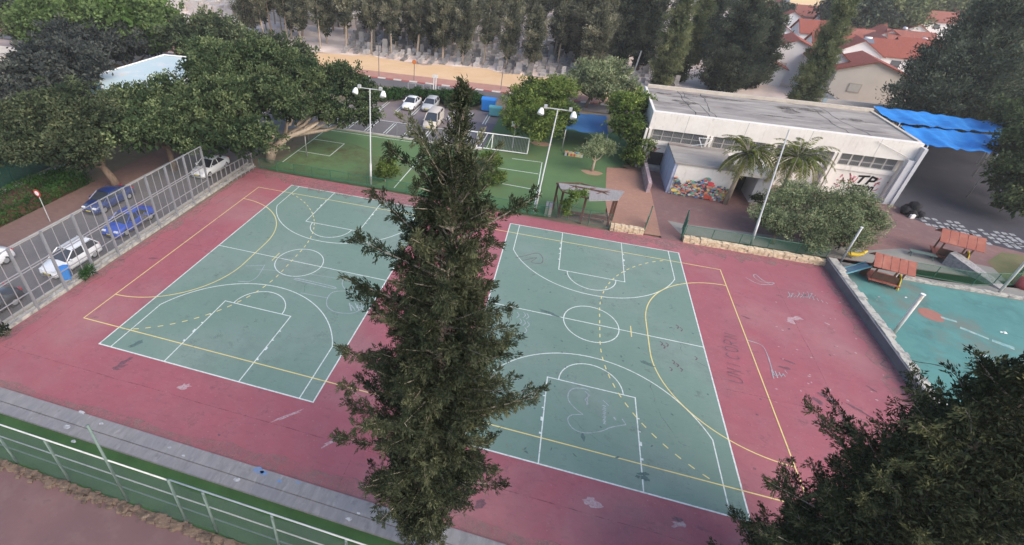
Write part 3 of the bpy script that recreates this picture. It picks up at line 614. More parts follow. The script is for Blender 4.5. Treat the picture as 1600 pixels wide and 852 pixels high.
# sky
w=bpy.data.worlds.new('World');sc.world=w;w.use_nodes=True;nt=w.node_tree
sky=nt.nodes.new('ShaderNodeTexSky');sky.sky_type='NISHITA';sky.sun_disc=False
SE,SA=38,122   # elevation, azimuth clockwise from +Y
sky.sun_elevation=R(SE);sky.sun_rotation=R(SA);sky.dust_density=2.0;sky.air_density=1.0
nt.links.new(sky.outputs[0],nt.nodes['Background'].inputs[0]);nt.nodes['Background'].inputs[1].default_value=.15
sd=bpy.data.lights.new('sun','SUN');so=bpy.data.objects.new('sun',sd);COL.objects.link(so);sd.energy=1.7;sd.angle=R(60);sd.color=(1,.88,.74)
dirv=Vector((math.sin(R(SA))*math.cos(R(SE)),math.cos(R(SA))*math.cos(R(SE)),math.sin(R(SE))))
so.rotation_euler=dirv.to_track_quat('Z','Y').to_euler();so.location=(30,-30,60)
vs=sc.view_settings;vs.view_transform='Standard';vs.look='None';vs.gamma=1;vs.exposure=EXPO if 'EXPO' in globals() else 0.98
sc.cycles.max_bounces=5;sc.cycles.diffuse_bounces=3;sc.cycles.glossy_bounces=2;sc.cycles.transparent_max_bounces=12;sc.cycles.transmission_bounces=2
sc.cycles.use_denoising=True
hz=MB();hz.box(-960,-400,-1.4,960,1560,34)
m,nt2,out2=newmat('haze_air');pv=nt2.nodes.new('ShaderNodeVolumePrincipled');pv.inputs['Color'].default_value=(.93,.90,.88,1);pv.inputs['Density'].default_value=.00045;pv.inputs['Anisotropy'].default_value=.2
nt2.links.new(pv.outputs[0],out2.inputs['Volume']);ho=hz.build('haze',m);ho['kind']='stuff'
sc.cycles.volume_bounces=0
#@@PART2
# ================================================================== WALLS AND FENCES
def rough_wall(name,label,x0,x1,y,h,mat,seed,depth=.5,ccat='wall'):
    """dressed rubble wall: one ragged mesh"""
    rr=random.Random(seed);root=empty(name,((x0+x1)/2,y,0),label,ccat)
    b=MB((( x0+x1)/2,y,0));x=x0
    while x<x1:
        w_=rr.uniform(.28,.55);w_=min(w_,x1-x+.01)
        z=-.1
        while z<h-.05:
            hh=rr.uniform(.16,.26);e=rr.uniform(-.05,.05);f_=rr.uniform(-.04,.04)
            b.box(x+.012,y-depth/2+e,z,x+w_-.006,y+depth/2+f_,min(z+hh,h+rr.uniform(-.03,.05))-.008);z+=hh
        x+=w_
    b.build('stonework',mat,root,bevel=.02)
    return root
rough_wall('stone_wall','short low pale limestone wall beside the wooden shelter at the court edge',8.55,11.35,25.15,.55,M['stone'],1)
rough_wall('stone_wall','long low pale limestone wall under the green fence behind the right court',14.6,25.45,25.2,.5,M['stone'],2)
# dividing wall on the right of the court
root=empty('retaining_wall',(25.65,8,0),'long grey concrete wall with ragged pale top between red court and teal playground','wall')
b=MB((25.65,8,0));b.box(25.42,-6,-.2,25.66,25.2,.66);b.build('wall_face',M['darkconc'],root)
b=MB((25.65,8,0));rr=random.Random(8);y=-6
while y<25.2:
    d=rr.uniform(.3,.9);b.box(25.56+rr.uniform(-.03,.04),y,.0,26.05+rr.uniform(-.08,.18),min(y+d,25.3)-.004,.68+rr.uniform(-.02,.05));y+=d
b.build('coping',M['coping'],root,bevel=.02)
# tall steel ball fence along the street
ys=[18.75,16.5,14.3,12.2,10.0,7.9,5.7,3.4,1.3,-.9,-3.1,-5.3]
root=empty('ball_fence',(-27.6,7,0),'tall galvanised steel bar fence between the red court and the street with parked cars','fence')
O=(-27.6,7,0)
for y in ys:
    b=MB(O);b.box(-27.67,y-.07,-.1,-27.53,y+.07,4.66);b.build('post',M['greysteel'],root)
for z in (4.62,2.92,2.74,1.40,.16):
    b=MB(O);b.box(-27.625,-5.3,z-.028,-27.575,18.75,z+.028);b.build('rail',M['steel'],root)
for a,c in zip(ys,ys[1:]):
    for k in (1,2):
        y=a+(c-a)*k/3;b=MB(O);b.box(-27.62,y-.02,.15,-27.58,y+.02,4.6);b.build('upright',M['steel'],root)
b=MB(O);b.add([(-27.6,-5.3,.15),(-27.6,18.75,.15),(-27.6,18.75,4.6),(-27.6,-5.3,4.6)],[(0,1,2,3)]);b.build('wire_mesh',M['greyscreen'],root)
b=MB(O);rr=random.Random(4);y=-6
while y<25: 
    d=rr.uniform(.8,1.6);b.box(-27.95,y,-.1,-27.56+rr.uniform(-.03,.03),y+d-.02,.13+rr.uniform(-.03,.05));y+=d
b.build('base_kerb',M['coping'],root)
root=empty('low_fence',(-27.2,22,0),'low galvanised bar fence continuing the tall one toward the forked tree','fence')
O=(-27.2,22,0)
def lf(y): return -27.6+(y-18.75)*.10
for y in np.arange(19.3,25.4,.62):
    b=MB(O);b.box(lf(y)-.03,y-.03,-.1,lf(y)+.03,y+.03,1.75);b.build('upright',M['steel'],root)
for z in (1.72,.2):
    b=MB(O);b.beam((lf(18.8),18.8,z),(lf(25.3),25.3,z),.04);b.build('rail',M['steel'],root)
# near green mesh fence
RAIL=surf('dull_white_rail',(.48,.49,.48),.6,[((.34,.35,.34),2,.45,.7,.7)])
root=empty('mesh_fence',(-12,-7.3,0),'green mesh fence with two white top rails along the near grass strip','fence')
O=(-12,-7.3,0)
tops={-18.9:1.95,-15.87:2.97,-12.7:5.25,-9.71:3.1,-8.2:3.0,-5.2:3.0,-22:2.0,-25:3}
xs=sorted([-28,-25,-22,-18.9,-15.87,-12.7,-9.71,-8.2,-5.2,-2.2,.8,3.8])
for x in xs:
    b=MB(O);b.tube([(x,-7.3,-.1),(x+rr.uniform(-.03,.03),-7.3,tops.get(x,3.0))],.055,8);b.build('post',M['greygreen'],root,smooth=True)
for (x0,x1,z0,z1,r_) in ((-30,-9.75,2.98,2.98,.034),(-9.7,4.5,3.05,3.0,.034),(-30,4.5,1.93,1.93,.028)):
    b=MB(O);b.tube([(x0,-7.27,z0),(x1,-7.27,z1)],r_,6);b.build('rail',RAIL,root,smooth=True)
b=MB(O);b.tube([(-30,-7.27,1.18),(4.5,-7.27,1.0)],.03,6);b.build('lower_rail',M['greygreen'],root)
b=MB(O);n=60;vs=[];fs=[]
for i in range(n+1):
    x=-30+34.5*i/n
    for z in (0,.7,1.4,2.1,2.96): vs.append((x,-7.33+.03*math.sin(x*2+z*3),z))
for i in range(n):
    for j in range(4): a=i*5+j;fs.append((a,a+5,a+6,a+1))
b.add(vs,fs);b.build('mesh',M['greennet'],root)
# rubble edging below that fence
root=empty('stone_edging',(-12,-7.55,0),'broken brown stone edging running below the near green mesh fence','edging')
b=MB((-12,-7.55,0));rr=random.Random(21)
for i in range(520):
    x=rr.uniform(-30,5);y=-7.62+rr.gauss(0,.10);s=rr.uniform(.05,.14);z=-.03
    b.obox((x,y,z+s*.4),(s*rr.uniform(.7,1.5),s*.3,0),(-s*.3,s*rr.uniform(.6,1),0),(0,s*.1,s*.6))
b.build('stones',M['roughstone'],root,bevel=.015)
tag(root)
bb=MB((-12,-7.55,0));bb.box(-30,-7.62,-.1,5,-7.40,.03);bb.build('mortar_bed',M['roughstone'],root)
# thin turf fence at the court edge
root=empty('turf_fence',(-12,25.35,0),'thin dark green low fence between the red court and the green turf pitch','fence')
O=(-12,25.35,0)
for i,x in enumerate(np.arange(-26.5,3.2,2.0)):
    b=MB(O);b.tube([(x,25.35-(x+26.5)*.004,-.1),(x,25.35-(x+26.5)*.004,1.15)],.03,6);b.build('post',M['greensteel'],root)
for z in (1.12,.25): b=MB(O);b.beam((-26.5,25.35,z),(3.1,25.23,z),.03);b.build('rail',M['greensteel'],root)
b=MB(O);b.add([(-26.5,25.35,0),(3.1,25.23,0),(3.1,25.23,1.1),(-26.5,25.35,1.1)],[(0,1,2,3)]);b.build('mesh',M['greennet2'],root)
# fence on the long stone wall
def mesh_run(name,label,pts,h,z0=0,post='greensteel',net='greennet2',step=2.2,rails=(1,.1)):
    c=pts[0];root=empty(name,(c[0],c[1],0),label,'fence');O=(c[0],c[1],0);pn=MB(O)
    for a,e in zip(pts,pts[1:]):
        L=math.dist(a,e);n=max(1,round(L/step))
        for i in range(n+(e is pts[-1])):
            x=a[0]+(e[0]-a[0])*i/n;y=a[1]+(e[1]-a[1])*i/n
            b=MB(O);b.tube([(x,y,-.05),(x,y,z0+h)],.03,6);b.build('post',M[post],root)
        for r_ in rails:
            b=MB(O);b.beam((*a,z0+h*r_-.02),(*e,z0+h*r_-.02),.025);b.build('rail',M[post],root)
        pn.add([(*a,z0),(*e,z0),(*e,z0+h*.97),(*a,z0+h*.97)],[(0,1,2,3)])
    pn.build('mesh',M[net],root);return root
mesh_run('mesh_fence','thin green mesh fence standing behind the long limestone wall',[(14.7,25.6),(25.6,25.7)],1.25,.1)
mesh_run('mesh_fence','thin green mesh fence behind the playground kerb by the red-roofed playhouses',[(30.8,26.0),(36.0,25.9),(39.3,27.0),(42.5,31.0)],1.2,.0)
mesh_run('mesh_fence','green mesh enclosure panel in front of the wooden shelter',[(3.0,25.45),(8.5,25.0)],1.5,0,'greensteel','greyscreen')
mesh_run('wire_fence','thin grey wire fence between parking lot and turf pitch',[(-25.6,39.0),(-10,39.2)],1.7,0,'greysteel','greyscreen',3.2,(1,))
# gates
def gate(label,p0,p1,h):
    root=empty('gate',(p0[0],p0[1],0),label,'gate');O=(p0[0],p0[1],0)
    for p in (p0,p1):
        b=MB(O);b.tube([(p[0],p[1],-.05),(p[0],p[1],h+.1)],.05,6);b.build('gate_post',M['greensteel'],root)
    b=MB(O)
    for z in (.15,h*.5,h): b.beam((*p0,z),(*p1,z),.03)
    for i in range(1,8):
        t=i/8;b.beam((p0[0]+(p1[0]-p0[0])*t,p0[1]+(p1[1]-p0[1])*t,.15),(p0[0]+(p1[0]-p0[0])*t,p0[1]+(p1[1]-p0[1])*t,h),.014)
    b.build('gate_leaf',M['greensteel'],root)
    b=MB(O);b.add([(*p0,.15),(*p1,.15),(*p1,h),(*p0,h)],[(0,1,2,3)]);b.build('mesh_panel',M['greennet'],root)
gate('open green gate leaf at the right end of the short limestone wall',(11.4,25.2),(11.9,27.3),1.7)
gate('open green gate leaf at the left end of the long limestone wall',(14.5,25.3),(14.9,27.3),1.9)
# hedge, screen fence, yellow kindergarten building left
def hedge(name,label,x0,x1,y0,y1,h,seed,mat='hedge',n=900,L=.16,group=None,cat='hedge'):
    rng=np.random.default_rng(seed);c=((x0+x1)/2,(y0+y1)/2,0);root=empty(name,c,label,cat,group)
    sx,sy=(x1-x0)/2,(y1-y0)/2
    m=n*22;P=rng.uniform(-1,1,(m,3));k=rng.integers(0,3,m);s=np.sign(P[np.arange(m),k]);P[np.arange(m),k]=s*rng.uniform(.8,1.05,m)
    P=P*[sx,sy,h/2]+[0,0,h/2+.03];P[:,2]+=.12*np.sin(P[:,0]*1.7+P[:,1]*.9)+rng.normal(size=m)*.05
    T=.4+.3*np.sin(P[:,0]*2.1)*np.cos(P[:,1]*1.3)+rng.random(m)*.4
    me=leafmesh('foliage',P,rng.normal(size=(m,3))+[0,0,.5],L,L*.5,T,rng);crown_at(root,me,FO[mat],'foliage')
    b=MB(c);b.box(x0+.2,y0+.2,-.05,x1-.2,y1-.2,h*.75);b.build('branches',M['woodbrown'],root);return root
hedge('hedge','long dark green clipped hedge beside the street pavement',-42.6,-39.1,-14,16.2,1.25,1,n=1500,L=.22)
root=empty('screen_fence',(-44.5,4,0),'dark green cloth screen fence with pale kerb behind the long hedge','fence');O=(-44.5,4,0)
b=MB(O);b.box(-43.1,-16,-.05,-42.75,19,.9);b.build('kerb',M['kerb'],root)
b=MB(O);b.add([(-45.6,-16,0),(-45.6,22,0),(-45.6,22,2.6),(-45.6,-16,2.6)],[(0,1,2,3)]);b.build('screen',M['darkscreen'],root)
for y in np.arange(-16,22.1,3.8): b=MB(O);b.tube([(-45.65,y,-.05),(-45.65,y,2.7)],.05,6);b.build('post',M['greensteel'],root)
root=empty('kindergarten_building',(-53,8,0),'low building with a pale yellow flat roof edge at the left border','building');O=(-53,8,0)
b=MB(O);b.box(-62,-8,-.1,-48.6,15.5,3.0);b.build('wall',M['cream'],root)
b=MB(O);b.box(-62.4,-8.4,3.002,-48.1,16,3.3);b.build('roof',surf('pale_yellow_roof',(.58,.52,.33),.85,[((.42,.40,.30),.3,.45,.65,.8)]),root)
for y in (-4,1,6,11):
    b=MB(O);b.box(-48.62,y,1.0,-48.56,y+2,2.2);b.build('window',M['glasswin'],root)
# ================================================================== LAMPS, SIGNS
def floodlight(label,x,y,h,lean,heads,group='floodlight posts around the courts'):
    root=empty('floodlight_post',(x,y,0),label,'lamp post',group)
    tx,ty=lean;b=MB();b.tube([(0,0,-.1),(tx*.25,ty*.25,h*.25),(tx*.255,ty*.255,h*.2501),(tx,ty,h)],[.11,.10,.065,.05],10);b.build('pole',M['lampsteel'],root,smooth=True)
    if heads:
        b=MB();b.beam((tx-1.0,ty,h),(tx+1.0,ty,h),.045);b.build('crossarm',M['lampsteel'],root)
        for s in (-1,1):
            b=MB();b.box(tx+s*1.0-.13,ty-.12,h-.02,tx+s*1.0+.13,ty+.14,h+.24);o=b.build('bracket',M['lampsteel'],root)
            b=MB();X=tx+s*1.28;b.tube([(X,ty-.05,h-.02),(X+s*.02,ty-.14,h-.2),(X+s*.04,ty-.25,h-.42),(X+s*.045,ty-.28,h-.47)],[.11,.22,.28,.28],12);b.build('lamp_head',M['whitepaint'],root,smooth=True)
            b=MB();b.tube([(X+s*.045,ty-.281,h-.472),(X+s*.05,ty-.30,h-.50)],[.25,.25],12);b.build('lamp_glass',M['lightlens'],root)
    return root
floodlight('tall floodlight post with two round white lamps beside a green shrub at the turf edge',-14.3,25.6,9.5,(0.15,0),1)
floodlight('tall floodlight post with two round white lamps left of the wooden shelter',1.85,25.7,9.7,(.35,.1),1)
floodlight('tall bare lamp post rising between the palms and the olive tree',20.3,26.4,10.0,(-.9,.5),0)
def thickpole(label,p,h,r_,mat='lampsteel'):
    root=empty('pole',(p[0],p[1],0),label,'pole');b=MB();b.tube([(0,0,-.1),(0,0,h)],r_,12);b.build('shaft',mat,root,smooth=True)
    b=MB();b.tube([(0,0,h),(0,0,h+.05)],r_+.03,12);b.build('cap',M['whitepaint'],root);return root
polemat=surf('rusty_white_pole',(.60,.59,.56),.6,[((.34,.25,.12),1.5,.5,.62,.8,(1,1,.5))])
thickpole('thick off-white pole with rust stains standing on the teal playground',G(1396,521),3.35,.11,polemat)
thickpole('off-white pole at the far edge of the teal playground near the right border',G(1560,458),6,.09,polemat)
thickpole('thin grey pole at the corner where the limestone wall meets the playground wall',G(1310,415),3.6,.07,M['lampsteel'])
p=G(74,348);root=empty('road_sign',(-36.3,9.9,0),'round red-backed road sign on a grey pole beside the long hedge','road sign');h=2.9
b=MB();b.tube([(0,0,0),(0,0,h)],.035,8);b.build('pole',M['lampsteel'],root)
b=MB();b.tube([(0,-.04,h-.2),(0,-.06,h-.2)],.33,20);b.build('sign_plate',surf('red_sign',(.45,.05,.04),.5),root)
b=MB();b.tube([(0,-.065,h-.2),(0,-.075,h-.2)],.2,20);b.build('sign_centre',M['whitepaint'],root)
root=empty('recycling_bin',(*G(106,436)[:2],0),'bright blue bin with a rounded lid by the fence beside the white hatchback','bin')
b=MB();b.tube([(0,0,.05),(0,0,.9),(0,0,.95)],[.34,.4,.42],4);b.build('bin_body',M['blue'],root);b=MB();b.tube([(0,0,.952),(0,0,1.05)],[.44,.25],8);b.build('lid',M['blue'],root)
# near lamp head poking up at the bottom edge
root=empty('yard_lamp',(-2.6,-9.2,0),'rounded pale blue lamp head on a post in front of the near green fence','lamp')
b=MB();b.tube([(0,0,-.05),(0,0,5.35)],.05,8);b.build('post',M['greysteel'],root,smooth=True)
b=MB();b.tube([(-.05,-.34,5.36),(0,-.15,5.42),(.02,.1,5.46),(.04,.24,5.5),(.05,.3,5.51)],[.12,.17,.17,.13,.05],10);b.build('lamp_head',surf('pale_blue_enamel',(.45,.60,.75),.4),root,smooth=True)
b=MB();b.tube([(.02,.1,5.6),(.02,.1,5.66)],.055,10);b.build('sensor',surf('navy_sensor',(.03,.08,.2),.4),root)
# ================================================================== CARS
PLATE=surf('plate_yellow',(.6,.48,.05),.5)
def make_car(kind,label,paintmat,L=4.1,Wd=1.74,H=1.48,sedan=False,van=False,group=None):
    root=empty(kind,(0,0,0),label,'car',group)
    hw=Wd/2;hl=L/2
    if van: belt=1.05;st=[(-hl,.55,.35),(-hl+.05,1.0,.92),(-hl+.15,belt,.98),(0,belt,1),(hl-1.1,belt,1),(hl-.5,.95,.98),(hl-.1,.8,.9),(hl,.55,.8)]
    elif sedan: st=[(-hl,.5,.86),(-hl+.08,.88,.93),(-hl+.5,.98,.98),(-hl+1.1,.97,1),(0,.93,1),(hl-1.3,.93,1),(hl-.6,.85,.97),(hl-.15,.70,.9),(hl,.5,.8)]
    else: st=[(-hl,.5,.88),(-hl+.06,.92,.94),(-hl+.3,1.0,.98),(-hl+1.1,.98,1),(0,.95,1),(hl-1.15,.95,1),(hl-.55,.86,.97),(hl-.12,.70,.9),(hl,.48,.78)]
    vs=[];fs=[]
    for x,top,wf in st:
        w_=hw*wf
        prof=[(-w_*.93,.20),(-w_,.36),(-w_,top*.62),(-w_*.97,top*.88),(-w_*.86,top),(0,top+.03),(w_*.86,top),(w_*.97,top*.88),(w_,top*.62),(w_,.36),(w_*.93,.20)]
        vs+=[(x,y,z) for y,z in prof]
    n=11
    for i in range(len(st)-1):
        for k in range(n-1): fs.append((i*n+k,(i+1)*n+k,(i+1)*n+k+1,i*n+k+1))
        fs.append((i*n+n-1,(i+1)*n+n-1,(i+1)*n,i*n))
    fs.append(tuple(range(n)));fs.append(tuple((len(st)-1)*n+k for k in range(n))[::-1])
    b=MB();b.add(vs,fs);b.build('body',paintmat,root,smooth=True)
    # greenhouse
    bz=st[len(st)//2][1]-.02
    if van: base=(-hl+.1,hl-.85);top=(-hl+.2,hl-1.55)
    elif sedan: base=(-hl+.75,hl-1.05);top=(-hl+1.45,hl-1.85)
    else: base=(-hl+.12,hl-1.0);top=(-hl+.5,hl-1.8)
    bw=hw*.93;tw=hw*.74
    b=MB();b.add([(base[0],-bw,bz),(base[1],-bw,bz),(base[1],bw,bz),(base[0],bw,bz),(top[0],-tw,H-.06),(top[1],-tw,H-.06),(top[1],tw,H-.06),(top[0],tw,H-.06)],
      [(4,5,6,7),(0,1,5,4),(1,2,6,5),(2,3,7,6),(3,0,4,7)])
    b.build('windows',M['carglass'],root)
    b=MB();xs_=np.linspace(top[0]-.03,top[1]+.05,6);vs=[];fs=[]
    for i,x in enumerate(xs_):
        e=1-.10*abs(i-2.5)/2.5
        for y,z in ((-tw-.03,H-.085),(-tw*.9,H-.03*e),(0,H+.01*e),(tw*.9,H-.03*e),(tw+.03,H-.085)): vs.append((x,y,z*1.0 if 0<i<5 else z-.02))
    for i in range(5):
        for k in range(4): fs.append((i*5+k,(i+1)*5+k,(i+1)*5+k+1,i*5+k+1))
    b.add(vs,fs);b.build('roof',paintmat,root,smooth=True)
    b=MB()
    for s in (-1,1):
        for (xb,xt) in ((base[0],top[0]),(base[1],top[1]),((base[0]*.55+base[1]*.45),(top[0]*.5+top[1]*.5))): b.beam((xb,s*bw,bz),(xt,s*tw,H-.07),.045)
        if van: b.box(base[0]+.1,s*bw-.02,bz-.02,0.2,s*(bw)-.0+.02,H-.25)
    b.build('pillars',paintmat,root)
    wm=MB();wm.tube([(0,-.11,0),(0,.11,0)],.31,18)
    rm=MB();rm.tube([(0,-.118,0),(0,.118,0)],[.19,.19],12)
    wme=wm.mesh('wheel');rme=rm.mesh('rim')
    for x in (-hl+.78,hl-.82):
        for s in (-1,1):
            o=inst('wheel',wme,root,M['tyre']);o.location=(x,s*(hw-.12),.31);q=inst('rim',rme,o,M['rim'])
    for s in (-1,1):
        b=MB();b.box(hl-.22,s*hw*.62-.17,.60,hl+.005-.06,s*hw*.62+.17,.73);b.build('headlight',M['lightlens'],root,bevel=.03)
        b=MB();b.box(-hl-.0,s*hw*.72-.13,.68,-hl+.12,s*hw*.72+.13,.92);b.build('tail_light',M['redlens'],root,bevel=.02)
        b=MB();b.box(base[1]-.35,s*(hw+.08)-.09,.93,base[1]-.22,s*(hw+.08)+.09,1.06);b.build('mirror',paintmat,root,bevel=.02)
    b=MB();b.box(hl-.04,-.36,.36,hl+.015,.36,.50);b.build('grille',M['dark'],root)
    b=MB();b.box(hl+.0155,-.25,.40,hl+.03,.25,.50);b.build('number_plate',PLATE,root);b=MB();b.box(-hl-.02,-.25,.52,-hl+.02,.25,.63);b.build('number_plate',PLATE,root)
    return root
def put(c,x,y,ang): c.location=(x,y,c.get('z0',0.0));c.rotation_euler=(0,0,R(ang));return c
white=paint('white_car_paint',(.72,.73,.74));blueP=paint('blue_car_paint',(.015,.06,.36));dblue=paint('deep_blue_paint',(.014,.03,.12));blackP=paint('black_car_paint',(.02,.022,.028));silver=paint('silver_car_paint',(.42,.43,.44))
put(make_car('parked_car','white hatchback parked at the near kerb of the street behind the tall bar fence',white,3.9,1.7,1.5),-29.7,5.9,-90)
put(make_car('parked_car','bright blue saloon parked at the near kerb of the street behind the tall bar fence',blueP,4.3,1.74,1.45,sedan=True),-29.9,11.6,-88)
put(make_car('parked_car','dark blue saloon parked across the street beside the brick pavement and tree trunk',dblue,4.3,1.74,1.45,sedan=True),-34.3,14.0,-90)
put(make_car('parked_car','black car behind the tall bar fence at the left border',blackP,4.4,1.8,1.42,sedan=True),-30.0,-.3,-90)
put(make_car('parked_car','white car cut off by the left border beside the brick pavement',white,4.2,1.74,1.46,sedan=True),-34.8,3.1,-90)
put(make_car('parked_car','white car half hidden under the broad trees behind the low bar fence',white,4.2,1.74,1.46,sedan=True),-30.6,23.0,-90)
put(make_car('parked_car','white saloon parked head-on in the far parking lot bay',white,4.3,1.76,1.47,sedan=True),-18.3,51.6,-92)
put(make_car('parked_car','silver hatchback parked beside the white saloon in the far lot',silver,4.1,1.74,1.5),-15.6,52.0,-90)
put(make_car('parked_van','pale beige van seen from its roof in the near row of the parking lot',surf('beige_van',(.52,.47,.42),.45),4.6,1.85,1.95,van=True),-13.3,45.2,-90)
# bins in lot
def container(label,p,w_,d,h,mat,lid):
    root=empty('waste_container',(p[0],p[1],0),label,'waste container')
    b=MB();b.add([(-w_/2*.9,-d/2*.85,.15),(w_/2*.9,-d/2*.85,.15),(w_/2*.9,d/2*.85,.15),(-w_/2*.9,d/2*.85,.15),(-w_/2,-d/2,h),(w_/2,-d/2,h),(w_/2,d/2,h),(-w_/2,d/2,h)],[(3,2,1,0),(4,5,6,7),(0,1,5,4),(1,2,6,5),(2,3,7,6),(3,0,4,7)]);b.build('container_body',mat,root,bevel=.04)
    b=MB();b.tube([(-w_/2-.03,0,h+.02),(w_/2+.03,0,h+.02)],d*.5,10);o=b.build('lid',lid,root,smooth=False);o.scale=(1,1,.45);o.location=(0,0,h*.55)
    return root
container('large blue waste container beside the hedge in the far parking lot',(-7.6,54.2),2.0,1.2,1.7,M['blue'],M['blue'])
container('pale teal waste container in front of the blue one in the far lot',(-6.3,52.3),1.7,1.0,1.25,M['tealplastic'],M['tealplastic'])
# ================================================================== GOAL CAGE + HOOP
root=empty('goal_cage',(-3.2,39.6,0),'white framed ball cage with bars behind the turf pitch','cage');O=(-3.2,39.6,0)
def fr(l,w_=.05,nm='frame'):
    b=MB(O)
    for a,c in l: b.beam(a,c,w_)
    b.build(nm,M['whitepaint'],root)
fr([((-6.4,39.5,.1),(-6.4,39.5,2.0)),((-.4,39.7,.1),(-.4,39.7,2.0)),((-6.4,39.5,2.0),(-.4,39.7,2.0)),((-8.2,39.5,1.98),(-6.4,39.5,1.98)),((-6.4,39.5,.12),(-.4,39.7,.12)),((-4.6,39.55,.1),(-4.6,39.55,2.0))],.06)
fr([((-6.4,39.5,.1),(-6.4,40.9,.1)),((-6.4,40.9,.1),(-6.4,39.5,2.0)),((-.4,39.7,.1),(-.4,41,.1)),((-.4,41,.1),(-.4,39.7,2.0)),((-6.0,39.5,.1),(-5.2,39.5,2)),((-5.2,39.5,.1),(-4.6,39.5,2))],.035,'brace')
b=MB(O)
for i in range(24):
    x=-4.6+i*.176;b.beam((x,39.66,.12),(x,39.66,1.98),.014)
b.build('bars',M['steel'],root)
b=MB(O);b.add([(-8.6,39.62,.0),(-.5,39.82,.0),(-.5,39.82,1.95),(-8.6,39.62,1.95)],[(0,1,2,3)]);b.build('net',M['greyscreen'],root)
root=empty('basketball_hoop',(-2.3,41.2,0),'small basketball hoop with white backboard behind the white ball cage','basketball hoop')
b=MB();b.tube([(0,0,0),(0,0,2.9)],.06,8);b.build('pole',M['lampsteel'],root)
b=MB();b.box(-.5,-.12,2.55,.5,-.08,3.25);b.build('backboard',M['whitepaint'],root)
b=MB();b.tube([(.22*math.cos(t),-.35+.22*math.sin(t),2.7) for t in np.linspace(0,2*PI,14)],.02,5);b.build('rim',surf('orange_rim',(.6,.2,.05),.5),root)
# colourful board on turf
c=G(896,244);root=empty('painted_bench',(c[0],c[1],0),'low colourful painted block bench on the turf left of the small round tree','bench')
bm_=attrmat('mural_paint')
def coloured(name,me,cols,parent,mat):
    a=me.color_attributes.new('col','FLOAT_COLOR','CORNER');i=0;arr=[]
    for p_,c_ in zip(me.polygons,cols): arr+= list((*c_,1))*p_.loop_total
    a.data.foreach_set('color',arr);return inst(name,me,parent,mat)
b=MB();b.box(-1.05,-.3,0,1.05,.3,.42);b.build('bench_block',M['kerb'],root,bevel=.03)
b=MB();cols=[];rr=random.Random(2);pal=[(.5,.1,.08),(.08,.3,.5),(.6,.5,.1),(.5,.5,.5),(.05,.05,.06),(.1,.4,.35),(.6,.3,.1)]
for i in range(10):
    for j in range(3): b.box(-1.0+i*.2,-.28+j*.19,.422,-.81+i*.2,-.1+j*.19,.426);cols+=[pal[rr.randrange(7)]]*6
for i in range(10): b.box(-1.0+i*.2,-.305,.05,-.81+i*.2,-.3015,.38);cols+=[pal[rr.randrange(7)]]*6
coloured('painted_panels',b.mesh('panels'),cols,root,bm_)
# ================================================================== WOODEN SHELTER
O=(6,25.8,0);root=empty('wooden_shelter',O,'open timber shelter with grey board roof beside the short limestone wall','shelter')
P0=[(3.3,27.2),(5.4,28.0),(8.9,26.9),(8.5,25.5),(6.0,24.75+.3),(3.9,25.6)]
for x,y in ((3.45,27.1),(8.75,26.8),(8.35,25.6),(6.0,25.3),(4.0,25.75)):
    b=MB(O);b.box(x-.09,y-.09,-.05,x+.09,y+.09,2.55);b.build('post',M['woodbrown'],root)
ridge=[(4.9,26.6,2.86),(7.3,26.3,2.90)]
z=2.62;V=[(x,y,z) for x,y in P0]
roofp=[(V[0],V[1],ridge[0]),(V[1],V[2],ridge[1],ridge[0]),(V[2],V[3],ridge[1]),(V[3],V[4],ridge[1])]
b=MB(O)
for f in roofp:
    f=list(f);b.add(f+[(x,y,q-.07) for x,y,q in f],[tuple(range(len(f))),tuple(range(len(f),2*len(f)))[::-1]]+[(i,(i+1)%len(f),len(f)+(i+1)%len(f),len(f)+i) for i in range(len(f))])
b=MB(O)
for poly_ in (((873,286),(924,291),(921,301),(876,295)),((924,291.5),(976,299),(966,313),(920,313.5),(921,301))):
    f=[tuple(G(x_,y_,2.82)) for x_,y_ in poly_];n_=len(f);b.add(f+[(x,y,q-.06) for x,y,q in f],[tuple(range(n_)),tuple(range(n_,2*n_))[::-1]]+[(i,(i+1)%n_,n_+(i+1)%n_,n_+i) for i in range(n_)])
b.build('roof_boards',M['pergroof'],root)
b=MB(O)
for i in range(6):
    b.beam((V[i][0],V[i][1],V[i][2]+.0),(V[(i+1)%6][0],V[(i+1)%6][1],V[(i+1)%6][2]),.07)
for i,rg_ in ((0,0),(1,0),(2,1),(3,1),(4,1),(4,0),(5,0)): b.beam(V[i],ridge[rg_],.055)
b.beam(ridge[0],ridge[1],.07);b.beam((7.3,26.3,2.94),(8.3,27.15,2.72),.04);b.beam((6.2,26.45,2.94),(7.2,27.5,2.7),.04)
b.build('rafters',M['woodbrown'],root)
b=MB(O);b.beam((4.0,25.75,.3),(3.55,26.9,1.6),.05);b.build('brace',M['woodbrown'],root)
b=MB(O);b.beam((6,25.3,.55),(8.3,25.6,.55),.05);b.build('low_rail',M['woodbrown'],root)
O2=(6.2,26.2,0);root=empty('bench',O2,'dark timber bench under the grey board roof of the shelter','bench')
b=MB();
for i in range(4): b.box(-2.0,-.25+i*.13,.42,2.0,-.14+i*.13,.46)
b.build('seat',M['woodbrown'],root)
for x in (-1.8,0,1.8): b=MB();b.box(x-.05,-.2,0,x+.05,.2,.42);b.build('leg',M['darkconc'],root)
O3=(3.3,25.7,0);root=empty('planter_wall',O3,'small low concrete enclosure wall left of the wooden shelter','wall')
b=MB(O3);b.box(2.75,25.5,-.05,3.35,26.9,.85);b.build('wall',M['concrete'],root,bevel=.03)
